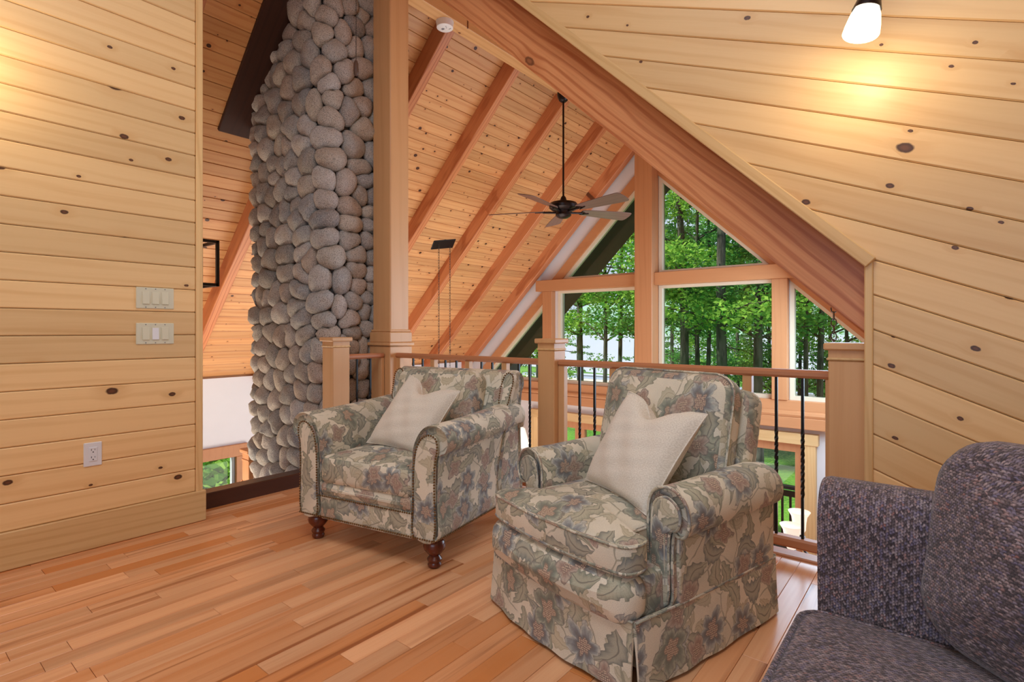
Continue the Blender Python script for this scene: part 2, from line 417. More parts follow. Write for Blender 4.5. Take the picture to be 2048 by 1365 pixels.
def floral():
    t = NT('floral_tapestry'); u0 = t.coords('UV')
    wob = t.noise(t.mul(u0, (9, 9, 1)), 1, 2, col=True)
    u = t.vm('ADD', u0, t.vm('SCALE', t.vm('SUBTRACT', wob, (.5, .5, .5)), .060))
    n1 = t.noise(t.mul(u0, (5, 5, 1)), 1, 3)
    c = t.mix(t.step(n1, .35, .7), rgb(228, 218, 196), rgb(202, 196, 176))
    # pale shadow leaves woven in the ground
    def cells(scale, off, rand=.9):
        uv = t.mul(t.vm('ADD', u, off), (scale, scale, 0)); v = t.vor(uv, 1, '2D', rand)
        d = t.vm('SUBTRACT', uv, v['Position']); col = t.sep(v['Color'])
        return d, col, v['Distance']
    def rot(d, ang):
        x = t.n('ShaderNodeVectorRotate', rotation_type='Z_AXIS'); t.put(x.inputs['Vector'], d); t.put(x.inputs['Angle'], ang)
        return t.sep(x.outputs[0])
    def leaf(scale, off, L, Wd, keep, ca, cb, line=rgb(84, 84, 74)):
        nonlocal c
        d, col, dist = cells(scale, off)
        q = rot(d, t.math('MULTIPLY', col[0], 6.283))
        x = t.math('DIVIDE', q[0], L)
        yb = t.math('ADD', q[1], t.math('MULTIPLY', t.math('MULTIPLY', q[0], q[0]), 1.5))
        lob = t.math('MULTIPLY_ADD', t.math('SINE', t.math('MULTIPLY', q[0], 38.0)), .16, 1.0)
        prof = t.math('MULTIPLY', t.math('MULTIPLY', t.math('SUBTRACT', 1.0, t.math('MULTIPLY', x, x)), t.math('MULTIPLY_ADD', x, .35, 1.0)), Wd)
        prof = t.math('MULTIPLY', prof, lob)
        s_ = t.math('DIVIDE', t.math('ABSOLUTE', yb), t.math('MAXIMUM', prof, .001))
        inside = t.math('MULTIPLY', t.step(s_, 1.0, .9), t.math('MULTIPLY', t.math('LESS_THAN', t.math('ABSOLUTE', x), 1.0), t.math('LESS_THAN', col[1], keep)))
        lc = t.mix(t.math('FRACT', t.math('MULTIPLY', col[2], 9.1)), ca, cb)
        veins = t.math('SINE', t.math('MULTIPLY', t.math('SUBTRACT', q[0], t.math('MULTIPLY', t.math('ABSOLUTE', yb), .8)), 90.0))
        lc = t.mix(t.step(veins, .2, 1.0, 0, .35), lc, line)
        lc = t.mix(t.step(s_, .25, .95, .45, 0), lc, rgb(206, 196, 168))
        lc = t.mix(t.step(t.math('ABSOLUTE', yb), .022, .008, 0, .8), lc, line)
        lc = t.mix(t.step(s_, .74, .92, 0, .55), lc, line)
        c = t.mix(inside, c, lc)
    leaf(10, (3.3, 1.7, 0), .55, .24, .8, rgb(184, 172, 140), rgb(172, 170, 148), rgb(158, 146, 120))
    # vines
    v = t.vor(t.mul(t.vm('ADD', u, (.7, .2, 0)), (8, 8, 0)), 1, '2D', 1.0, 'DISTANCE_TO_EDGE')
    c = t.mix(t.math('MULTIPLY', t.step(v['Distance'], .032, .014, 0, .75), t.step(n1, .42, .52)), c, rgb(124, 122, 100))
    leaf(7.2, (1.1, 4.2, 0), .54, .24, .85, rgb(118, 128, 108), rgb(150, 150, 126))
    leaf(6.4, (7.9, 2.2, 0), .55, .23, .75, rgb(96, 110, 110), rgb(130, 126, 104))
    # flowers
    def flower(scale, off, keep, petals, ramp_, R0):
        nonlocal c
        d, col, dist = cells(scale, off, .8)
        q = rot(d, t.math('MULTIPLY', col[0], 6.283))
        th = t.math('ARCTAN2', q[1], q[0]); r = t.vm('LENGTH', d)
        Rr = t.math('MULTIPLY', t.math('MULTIPLY_ADD', t.noise(t.mul(u0, (26, 26, 1)), 1, 2), .9, .55), t.math('MULTIPLY_ADD', t.math('ABSOLUTE', t.math('SINE', t.math('MULTIPLY', th, petals/2.0))), .42*R0, .58*R0))
        s_ = t.math('DIVIDE', r, Rr)
        ins = t.math('MULTIPLY', t.step(s_, 1.0, .94), t.math('LESS_THAN', col[1], keep))
        fc = t.ramp(t.math('ADD', s_, t.math('MULTIPLY', t.math('SUBTRACT', t.noise(t.mul(u0, (70, 70, 1)), 1, 2), .5), .18)), ramp_)
        st = t.math('SINE', t.math('MULTIPLY', th, petals*4.0))
        fc = t.mix(t.step(st, .3, 1.0, 0, .3), fc, rgb(84, 78, 84))
        dots = t.vor(t.mul(u0, (150, 150, 1)), 1, '2D', .3)
        ct = t.math('MULTIPLY', t.step(s_, .42, .36), t.step(dots['Distance'], .38, .25))
        fc = t.mix(ct, fc, rgb(214, 190, 160))
        c = t.mix(ins, c, fc)
    flower(5.2, (2.2, 9.1, 0), .55, 6, [(0, rgb(112, 84, 72)), (.36, rgb(128, 92, 84)), (.44, rgb(84, 80, 82)), (.6, rgb(104, 110, 118)), (.8, rgb(156, 162, 158)), (.9, rgb(190, 188, 176)), (.97, rgb(104, 104, 106))], .42)
    flower(4.6, (5.5, 3.3, 0), .40, 5, [(0, rgb(126, 96, 74)), (.38, rgb(150, 112, 90)), (.46, rgb(92, 98, 84)), (.66, rgb(116, 126, 110)), (.84, rgb(164, 164, 142)), (.95, rgb(100, 100, 90))], .40)
    flower(7.0, (8.5, .3, 0), .30, 4, [(0, rgb(90, 66, 60)), (.5, rgb(152, 118, 104)), (.8, rgb(180, 160, 142)), (.95, rgb(110, 96, 90))], .36)
    c = t.mix(.15, c, rgb(226, 220, 204))
    th = t.noise(t.mul(u0, (420, 420, 1)), 1, 2); c = t.mix(t.step(th, .4, .7, 0, .22), c, rgb(90, 80, 66))
    t.bump(th, .12, .001); t.b.inputs['Sheen Weight'].default_value = .15
    return t.done(c, .85, spec=.2)
M['floral'] = floral()
# ================================================================== SETTING
RX, ZA, KL, KR = -3.73, 4.26, .98, .935          # ridge X, apex height of the rafter undersides, slopes left and right
def zl(x): return ZA-KL*(RX-x)
def zr(x): return ZA-KR*(x-RX)
XE = -7.83; YW = 8.14; ZF = -2.6
def kind(o): o['kind'] = 'structure'; return o
def xz(Y, sgn=-1):                                # polygon in X,Z on a plane facing -Y
    return lambda a, b, d: (a, Y+sgn*d, b)
# ---- floor of the loft: planks as parts
floor = kind(empty('floor'))
b = MB(); b.box(-3.62, 1.6, -3.0, 2.90, -.30, -.022); b.obj('subfloor', M['groove'], floor)
PW = .083; x = -3.62
while x < .9:
    x1 = min(x+PW, .9); y = -.5-random.random()*.8; far = 2.90
    while y < far:
        L = random.choice((.45, .6, .75, .9, 1.05, 1.3, 1.5)); ye = min(y+L, far)
        if ye > -.15 and not (x > -.1 and ye < .9):
            m = MB(); hl, hw = (ye-y)/2-.0006, (x1-x)/2-.0005
            m.box(-hl, hl, -hw, hw, -.02, random.uniform(-.0004, .0004), .0012)
            link('floor_board', m.mesh('floor_board'), M['floor'], floor, frame(((x+x1)/2, (y+ye)/2, 0), (0, 1, 0), (-1, 0, 0)))
        y = ye
    x = x1
# floor edge nosings
b = MB(); b.box(-3.70, .0, 2.90, 2.99, -.06, .012, .006); kind(b.obj('trim_1', M['maple_x'], smooth=30))
b = MB(); b.box(-3.70, -3.585, 1.34, 2.86, -.02, .098, .006); kind(b.obj('trim_2', M['darkwood'], smooth=30))
# rest of the loft room behind and beside the camera, and the structure under the floor edge
b = MB(); b.box(-3.7, 1.6, 2.78, 2.95, -.45, -.03); b.box(-3.72, -3.62, 1.3, 2.9, -.45, -.025); kind(b.obj('trim_3', M['redfir']))
b = MB(); b.box(-3.6, 1.75, -3.2, 2.74, 4.70, 4.82); kind(b.obj('ceiling', M['ceil']))
b = MB(); b.box(1.6, 1.75, -3.1, 2.66, -.3, 4.75); kind(b.obj('wall_side', M['pine']))
b = MB(); b.box(-3.6, -1.4, -3.2, -3.05, -.3, 4.75); b.box(1.2, 1.75, -3.2, -3.05, -.3, 4.75); b.box(-1.4, 1.2, -3.2, -3.05, -.3, .8); b.box(-1.4, 1.2, -3.2, -3.05, 2.4, 4.75)
kind(b.obj('wall_rear', M['pine']))
# ---- left wall, boards as parts
wl = kind(empty('wall_left'))
b = MB(); b.box(-3.60, -3.42, -3.1, 1.264, -.02, 4.75); b.obj('backing', M['groove'], wl)
PB = .1304; z = .178
k = 0
while z < 3.25:
    segs = [(-3.05, 1.268)]
    if k % 5 == 3: segs = [(-3.05, -.4), (-.4, 1.268)]
    for (y0, y1) in segs:
        m = MB(); hl, hw = (y1-y0)/2-.0008, PB/2-.0012
        m.box(-hl, hl, -hw, hw, 0, .021, .005)
        link('wall_board', m.mesh('wall_board'), M['pine'], wl, frame((-3.421, (y0+y1)/2, z+PB/2), (0, 1, 0), (0, 0, 1)))
    z += PB; k += 1
b = MB(); b.box(-3.61, -3.395, 1.268, 1.305, .0, 3.28, .004); kind(b.obj('trim_4', M['pine_trimz'], smooth=30))
b = MB(); b.box(-.86-.2, 2.16, -.0885, .0885, 0, .034, .004)
o = b.obj('baseboard_left', M['pine_trim'], smooth=30); o.matrix_world = frame((-3.42, -.84, .0895), (0, 1, 0), (0, 0, 1)); kind(o)
# ---- right wall: inclined boards cut along the beam, as parts
wr = kind(empty('wall_right'))
YB = 2.63
def wallline(x): return 1.393-.978*(x+.24)          # lower edge along the beam
poly = [(-.236, 0), (1.62, 0), (1.62, 3.3), (-2.19, 3.3), (-.236, wallline(-.236))]
b = MB(); b.prism([(-.236, 0), (1.62, 0), (1.62, 4.7), (-.236, 4.7)], xz(YB), -.10, 0); b.prism([(-.236, wallline(-.236)), (-.236, 4.7), (-3.62, 4.7)], xz(YB), -.10, 0)
b.obj('backing', M['groove'], wr)
ia = R(-22.7); ux, uz = math.cos(ia), math.sin(ia); vx, vz = -uz, ux
def to_uv(p): return (p[0]*ux+p[1]*uz, p[0]*vx+p[1]*vz)
def fr_uv(p): return (p[0]*ux+p[1]*vx, p[0]*uz+p[1]*vz)
pu = [to_uv(p) for p in poly]; vmin = min(p[1] for p in pu); vmax = max(p[1] for p in pu)
# a joint must pass through the corner of the two trims
v0 = to_uv((-.236, 1.405))[1]; n0 = math.floor((vmin-v0)/PB)
for i in range(n0, 60):
    a0, a1 = v0+i*PB, v0+(i+1)*PB
    if a0 > vmax: break
    for piece in ([(-.236, 0), (1.62, 0), (1.62, 3.3), (-.236, 3.3)], [(-.236, wallline(-.236)), (-.236, 3.3), (-2.19, 3.3)]):
        pass
    q = clip(clip([(-9, a0+.001), (9, a0+.001), (9, a1-.001), (-9, a1-.001)], 0, -1, -a0), 0, 1, a1)
    # convex pieces: right of the upright trim, and above the sloping edge
    r1 = clip(q, ux*-1, vx*-1, .236) if False else q
    # clip in world terms: keep z above sloping line OR x right of trim -> polygon is concave only at the corner; boards descend so one cut is enough
    wq = [fr_uv(p) for p in q]
    up = clip(clip(wq, -.978, -1, -(1.393-.978*.24)), 0, 1, 3.3)   # above the sloping edge line
    low = clip(clip(clip(wq, -1, 0, .236), 0, -1, 0), 0, 1, 3.3)    # right of the trim
    up = clip(up, 1, 0, 1.62) if len(up) > 2 else up; low = clip(low, 1, 0, 1.62) if len(low) > 2 else low
    area = lambda p: abs(sum(p[j][0]*p[(j+1) % len(p)][1]-p[(j+1) % len(p)][0]*p[j][1] for j in range(len(p))))/2 if len(p) > 2 else 0
    use = up if (area(up) > area(low)) else low
    if len(use) < 3 or area(use) < .002: continue
    if use is up and any(p[0] > -.236 for p in use): pass
    if use is low and any(to_uv(p)[1] > v0 for p in use): pass
    lp = [to_uv(p) for p in use]; cx = sum(p[0] for p in lp)/len(lp); cy = (a0+a1)/2
    lp = [(p[0]-cx, p[1]-cy) for p in lp]
    m = MB(); m.prism(lp, lambda a, b_, d: (a, b_, d), 0, .021, .005)
    c = fr_uv((cx, cy))
    link('wall_board', m.mesh('wall_board'), M['pine'], wr, frame((c[0], YB, c[1]), (ux, 0, uz), (vx, 0, vz)))
# trims of the right wall: sloping and upright
b = MB(); dl = Vector((-1, .978)).normalized(); L = 2.95
b.box(0, L, -.028, .022, -.035, .03, .004)
o = b.obj('trim_5', M['pine_trim'], smooth=30); o.matrix_world = frame((-.236, YB-.012, 1.393), (dl.x, 0, dl.y), (dl.y, 0, -dl.x)); kind(o)
b = MB(); b.box(-.262, -.232, YB-.032, YB+.10, 0, 1.40, .004); kind(b.obj('trim_6', M['pine_trimz'], smooth=30))
# ---- great room: floor, gable wall, eave wall
b = MB(); b.box(-8.0, 1.2, -.5, 8.3, ZF-.1, ZF); kind(b.obj('floor', M['maple_x']))
W = MB(); pw = xz(8.20, 1)
def wp(*pts): W.prism(list(pts), xz(8.20), -.16, 0)
wp((-8.0, zl(-8)-.62), (-7.2, zl(-7.2)-.53), (RX, ZA-.53), (RX, ZA+.5), (-8.0, zl(-8)+.5))
wp((RX, ZA-.53), (.9, zr(.9)-.53), (.9, zr(.9)+.5), (RX, ZA+.5))
def wr_(x0, x1, z0, z1): W.box(x0, x1, 8.203, 8.355, z0, z1)
wr_(-8, .9, -.43, .19); wr_(-8, -6.12, ZF, -.43); wr_(-4.06, -3.0, ZF, -.43); wr_(-1.42, .9, ZF, -.43); wr_(-6.12, -4.06, -.51, -.43)
wr_(-3.86, -3.60, .19, 3.6); wr_(-5.92, -1.6, 1.84, 2.02); wr_(-5.79, -5.52, .19, 1.9); wr_(-1.88, -1.66, .19, 1.9)
wr_(-8, -7.3, .19, .4)
kind(W.obj('wall_back', M['white']))
E_ = MB(); ey = (2.40, 3.43); ez = (-1.12, -.67)
E_.box(XE-.16, XE, -.5, ey[0], ZF, .45); E_.box(XE-.16, XE, ey[1], 8.3, ZF, .45); E_.box(XE-.16, XE, *ey, ZF, ez[0]); E_.box(XE-.16, XE, *ey, ez[1], .45)
kind(E_.obj('wall_eave', M['white']))
b = MB(); b.box(1.05, 1.2, 2.7, 8.3, ZF, .6); kind(b.obj('wall_east', M['white']))
b = MB(); b.box(-8, -7.83+0, -.6, -.5, ZF, 3.5); b.box(-7.83, -3.6, -.6, -.5, ZF, 4.3); b.box(-3.6, 1.2, 2.6, 2.75, ZF, -.3); kind(b.obj('wall_lower', M['white']))
# ---- left slope: sheathing boards as parts, right slope plain
cl = kind(empty('ceiling_left'))
sl = math.hypot(1, KL); dx, dz = 1/sl, KL/sl          # up the slope
nx, nz = dz, -dx                                     # normal into the room (down, right)
DEP = .215
def on_l(s, y, d=0):                                  # s metres down from the ridge along the slope, d metres off the sheathing into the room
    return Vector((RX-s*dx-nx*DEP+nx*d, y, ZA-s*dz-nz*DEP+nz*d))
SL = (RX-XE)*sl+.10
b = MB(); v = []
for s_, d_ in ((-.3, -.02), (SL+.25, -.02), (SL+.25, -.2), (-.3, -.2)):
    for y_ in (-.5, 8.34): v.append(on_l(s_, y_, d_))
b.add(v, [(0, 1, 3, 2), (2, 3, 5, 4), (4, 5, 7, 6), (6, 7, 1, 0), (0, 2, 4, 6), (1, 7, 5, 3)]); b.obj('roof_deck', M['groove'], cl)
RY = [8.13-1.07*k for k in range(7)]                  # far edges of the rafters
s = .02
while s < SL-.02:
    s1 = min(s+.1304, SL); ys = [0.9]+sorted(random.sample([1.71, 2.78, 3.85, 4.92, 5.99, 7.06], random.choice((1, 2, 2, 3))))+[8.2]
    for y0, y1 in zip(ys[:-1], ys[1:]):
        m = MB(); m.box(-(y1-y0)/2+.0008, (y1-y0)/2-.0008, -(s1-s)/2+.0014, (s1-s)/2-.0014, -.018, .0, .005)
        link('ceiling_board', m.mesh('ceiling_board'), M['ceil'], cl, frame(on_l((s+s1)/2, (y0+y1)/2), (0, 1, 0), (-dx, 0, -dz)))
    s = s1
crr = MB(); sr = math.hypot(1, KR); rx_, rz_ = 1/sr, -KR/sr
def on_r(s, y, d=0):
    n_ = Vector((rz_, 0, -rx_)); return Vector((RX, y, ZA))+Vector((rx_, 0, rz_))*s-n_*DEP+n_*d
v = []
for s_, d_ in ((-.1, 0), (7.6, 0), (7.6, -.2), (-.1, -.2)):
    for y_ in (2.74, 8.34): v.append(on_r(s_, y_, d_))
crr.add(v, [(0, 2, 3, 1), (2, 4, 5, 3), (4, 6, 7, 5), (6, 0, 1, 7), (0, 6, 4, 2), (1, 3, 5, 7)]); kind(crr.obj('ceiling_right', M['ceil']))
# gable overhang outside (dark soffit)
b = MB()
for f_, s1, n_ in ((on_l, SL+.5, 1), (on_r, 6.6, 1)):
    v = []
    for s_, d_ in ((0, .50), (s1, .50), (s1, -.2), (0, -.2)):
        for y_ in (8.37, 9.4): v.append(f_(s_, y_, d_))
    b.add(v, [(0, 1, 3, 2), (2, 3, 5, 4), (4, 5, 7, 6), (6, 7, 1, 0), (0, 2, 4, 6), (1, 7, 5, 3)])
kind(b.obj('trim_7', M['eave']))
# ---- windows
def window(n, poly, label=None, fw=.055, mat='redfir', slope=False):
    """frame follows the polygon, pane inside"""
    o = kind(empty(f'window_{n}'))
    m = MB(); ins = inset(poly, fw); k = len(poly)
    for a in range(k):
        c = (a+1) % k
        m.prism([poly[a], poly[c], ins[c], ins[a]], xz(8.20), -.10, .012)
    m.obj('frame', M['cream'], o)
    g = MB(); g.prism(ins, xz(8.26), -.003, .003); g.obj('pane', M['glass'], o)
    return o
zg = ZA-.53
gl = lambda x: zg-KL*(RX-x)
gr = lambda x: zg-KR*(x-RX)
window(1, [(-3.86, 2.02), (-3.86, gl(-3.86)), ((2.02-zg)/KL+RX, 2.02)])
window(2, [(-3.60, 2.02), (RX-(2.02-zg)/KR, 2.02), (-3.60, gr(-3.60))])
window(3, [(-5.55, .15), (-3.86, .15), (-3.86, 1.84), (-5.55, 1.84)])
window(4, [(-3.60, .15), (-1.86, .15), (-1.86, 1.84), (-3.60, 1.84)])
window(5, [(RX+(.15-zg)/KL, .15), (-5.78, .15), (-5.78, gl(-5.78))])
window(6, [(-1.69, .15), (RX-(.15-zg)/KR, .15), (-1.69, gr(-1.69))])
def bar(name, x0, x1, z0, z1, mat, y0=8.06, y1=8.205, c=.006):
    m = MB(); m.box(x0, x1, y0, y1, z0, z1, c); return kind(m.obj(name, M[mat], smooth=30))
bar('trim_8', -3.91, -3.61, -.36, 4.0, 'redfirz', 7.95, 8.2)      # king post
bar('trim_9', -5.95, -3.91, 1.83, 2.03, 'redfir', 8.03); bar('trim_10', -3.61, -1.55, 1.83, 2.03, 'redfir', 8.03)
bar('trim_11', -5.83, -5.62, .15, 1.83, 'redfirz', 8.08); bar('trim_12', -1.90, -1.70, .15, 1.83, 'redfirz', 8.08)
for n, x0, x1 in ((13, -7.8, -3.91), (14, -3.61, .9)):
    m = MB(); m.box(x0, x1, 8.10, 8.20, .0, .15, .006); m.box(x0, x1, 8.05, 8.20, -.22, -.07, .006)
    m.tube([(x0, 8.10, -.035), (x1, 8.10, -.035)], .05, 10)
    kind(m.obj(f'trim_{n}', M['redfir'], smooth=30))
# casing along the slopes
for n, s_, side in ((15, 1, on_l), (16, 1, on_r)):
    m = MB(); q = []
    f = gl if side is on_l else gr
    xs = (-7.6, -3.9) if side is on_l else (-3.61, .8)
    pl = [(xs[0], f(xs[0])-.01), (xs[1], f(xs[1])-.01), (xs[1], f(xs[1])+.21), (xs[0], f(xs[0])+.21)]
    m.prism(pl, xz(8.20), -.0, .05); kind(m.obj(f'trim_{n}', M['redfir']))
# lower doors in the gable wall
def door(n, x0, x1, panes, z1=-.36):
    o = kind(empty(f'door_{n}'))
    m = MB(); m.box(x0, x0+.16, 8.10, 8.22, ZF, z1, .005); m.box(x1-.16, x1, 8.10, 8.22, ZF, z1, .005)
    m.obj('casing', M['pine_trimz'], o, smooth=30)
    m = MB(); m.box(x0-.03, x1+.03, 8.09, 8.22, z1-.02, z1+.13, .005); m.obj('head_casing', M['pine_trim'], o, smooth=30)
    f = MB(); xi0, xi1 = x0+.16, x1-.16
    f.box(xi0, xi1, 8.16, 8.26, z1-.14, z1); f.box(xi0, xi1, 8.16, 8.26, ZF, ZF+.2)
    e = [xi0]+[p for pp in panes for p in pp]+[xi1]
    for a in range(0, len(e), 2): f.box(e[a], e[a+1], 8.165, 8.255, ZF+.2, z1-.14)
    f.obj('frame', M['redfirz'], o)
    for (p0, p1) in panes:
        g = MB(); g.box(p0, p1, 8.205, 8.211, ZF+.2, z1-.14); g.obj('pane', M['glass'], o)
    return o
door(1, -6.12, -4.06, [(-5.86, -5.17), (-4.98, -4.30)], -.50)
door(2, -3.0, -1.36, [(-2.72, -1.62)], -.42)
# eave window by the stair
o = kind(empty('window_7'))
m = MB(); m.box(XE-.02, XE+.05, ey[0]-.2, ey[1]+.16, ez[1], ez[1]+.17, .005); m.box(XE-.02, XE+.05, ey[1], ey[1]+.1, ez[0]-.1, ez[1], .005); m.box(XE-.06, XE+.06, ey[0]-.2, ey[1]+.16, ez[0]-.09, ez[0], .005)
m.obj('frame', M['redfir'], o)
m = MB(); m.box(XE-.1, XE-.094, *ey, *ez); m.obj('pane', M['glass'], o)
# ================================================================== TIMBERS
def rafter(y1, label, name='rafter', wd=.105, dep=DEP, s0=.05, s1=None, mat='fir', off=0, group='fir rafters of the left roof slope'):
    s1 = s1 or SL; L = s1-s0
    m = MB(); m.box(-L/2, L/2, -wd/2, wd/2, 0, dep, .006)
    o = m.obj(name, M[mat], smooth=30); o.matrix_world = frame(on_l((s0+s1)/2, y1-wd/2, off), (-dx, 0, -dz), (0, 1, 0))
    return tag(o, label, 'rafter', group)
rl = ['reddish fir rafter against the white gable wall strip beside the window', 'fir rafter just behind the ceiling fan motor, second from the gable window', 'fir rafter passing behind the fan rod, third from the gable window', 'fir rafter fourth from the gable window, above the black chain plate', 'dark-sided fir rafter just right of the tall square post under the smoke detector', 'orange fir rafter running down left of the stone chimney over the stair', 'reddish rafter end at the top beside the left wall trim']
for k, y1 in enumerate(RY): rafter(y1, rl[k], wd=.105 if k else .14)
o = rafter(2.46, 'very dark stained wide board on the slope ending against the stone chimney', 'dark_board', .30, .05, .05, (-5.27-RX)*-sl-.15, 'darkbeam', group=None)
# ridge beam
m = MB(); m.box(RX-.075, RX+.075, 2.6, 8.2, 4.08, 4.55, .005)
tag(m.obj('ridge_beam', M['fir_y'], smooth=30), 'pale fir ridge beam carrying the smoke detector and the ceiling fan', 'beam')
# loft edge beam
m = MB(); q = Vector((1, -KR)).normalized(); L = 4.6; m.box(-.05, L, 0, .44, -.14, .0, .008)
o = m.obj('edge_beam', M['beam'], smooth=30); o.matrix_world = frame((RX, 2.72, 4.335), (q.x, 0, q.y), (-q.y, 0, q.x))
# clip the lower end behind the upright trim
me = o.data; mw = o.matrix_world; im = mw.inverted()
for v_ in me.vertices:
    p = mw @ v_.co
    if p.x > -1.5:
        t_ = (-.25-p.x)/q.x; v_.co = im @ (p+Vector((q.x*t_, 0, q.y*t_)))
tag(o, 'thick reddish fir beam sloping across the loft opening down to the right newel', 'beam')
# main post with plinth bands
o = empty('main_post', (-3.755, 2.955, 0), 0, 'tall square maple post at the railing corner in front of the chimney', 'post')
m = MB(); m.box(-.115, .125, -.10, .10, 0, 4.10, .008); m.obj('shaft', M['maple'], o, smooth=30)
m = MB(); m.box(-.135, .145, -.12, .12, 0, .98, .006); m.box(-.150, .160, -.135, .135, .985, 1.012, .006); m.box(-.135, .145, -.12, .12, 1.012, 1.10, .006); m.box(-.128, .138, -.113, .113, 1.10, 1.122, .008)
m.obj('plinth', M['maple'], o, smooth=30)
# newels
def newel(x, y, label, s=.066):
    o = empty('newel_post', (x, y, 0), 0, label, 'post', None)
    m = MB(); m.box(-s, s, -s, s, 0, .985, .005); m.obj('shaft', M['maple'], o, smooth=30)
    m = MB(); m.box(-s-.006, s+.006, -s-.006, s+.006, .985, .997, .004); m.obj('bead', M['pine_trimz'], o, smooth=30)
    m = MB(); m.box(-s, s, -s, s, .99, 1.035, .002); m.box(-s-.017, s+.017, -s-.017, s+.017, 1.03, 1.062, .006); m.obj('cap', M['maple'], o, smooth=30)
    return o
newel(-3.70, 2.385, 'square maple newel post left of the tall post, in front of the stones', .074)
newel(-2.035, 2.925, 'square maple newel post midway along the railing between the two armchairs')
newel(-.335, 2.80, 'square maple newel post at the right end of the railing beside the pine wall', .074)
# railings
def railing(p0, p1, label, posts, irons, group=None, mat='maple_x'):
    p0 = Vector(p0); p1 = Vector(p1); d = (p1-p0); L = d.length; d.normalize()
    o = empty('railing', p0, math.atan2(d.y, d.x), label, 'railing', group)
    m = MB(); m.box(0, L, -.034, .034, .885, .925, .012); m.obj('handrail', M['maple_x'], o, smooth=40)
    m = MB(); m.box(0, L, -.03, .03, .05, .10, .01); m.obj('bottom_rail', M['maple_x'], o, smooth=40)
    for t_, wd in posts:
        m = MB(); m.box(t_-wd/2, t_+wd/2, -.022, .022, .10, .886, .003); m.obj('wooden_baluster', M['maple'], o, smooth=30)
    for t_ in irons:
        m = MB(); h = .0075; n = 46; secs = []
        for k in range(n+1):
            z_ = .09+.80*k/n
            tw = min(max((z_-.30)/.32, 0), 1)*math.pi*5 if .30 < z_ else 0
            r_ = h*1.28 if .31 < z_ < .61 else h*1.2
            secs.append([(t_+r_*math.cos(tw+a), r_*math.sin(tw+a), z_) for a in (R(45), R(135), R(225), R(315))])
        m.loft(secs); m.obj('iron_baluster', M['iron'], o, smooth=35)
    return o
def xs(l, x0): return [x-x0 for x in l]
X0 = -3.62
railing((X0, 2.925, 0), (-2.10, 2.925, 0), 'railing section behind the left armchair, tall post to middle newel',
        [(.03, .05)]+[(x-X0, .045) for x in (-3.17, -2.79, -2.43)], xs([-3.42, -3.305, -3.04, -2.92, -2.66, -2.555, -2.31, -2.215], X0))
X1 = -1.97
railing((X1, 2.925, 0), (-.40, 2.925, 0), 'railing section behind the right armchair, middle newel to right newel',
        [(.025, .045)]+[(x-X1, .045) for x in (-1.572, -1.19, -.80)]+[(1.545, .045)], xs([-1.817, -1.708, -1.43, -1.31, -1.05, -.93, -.665, -.547], X1))
railing((-3.70, 2.455, 0), (-3.70, 2.83, 0), 'short railing section between the left newel and the tall post', [(.36, .03)], [.12, .25], mat='maple_y')
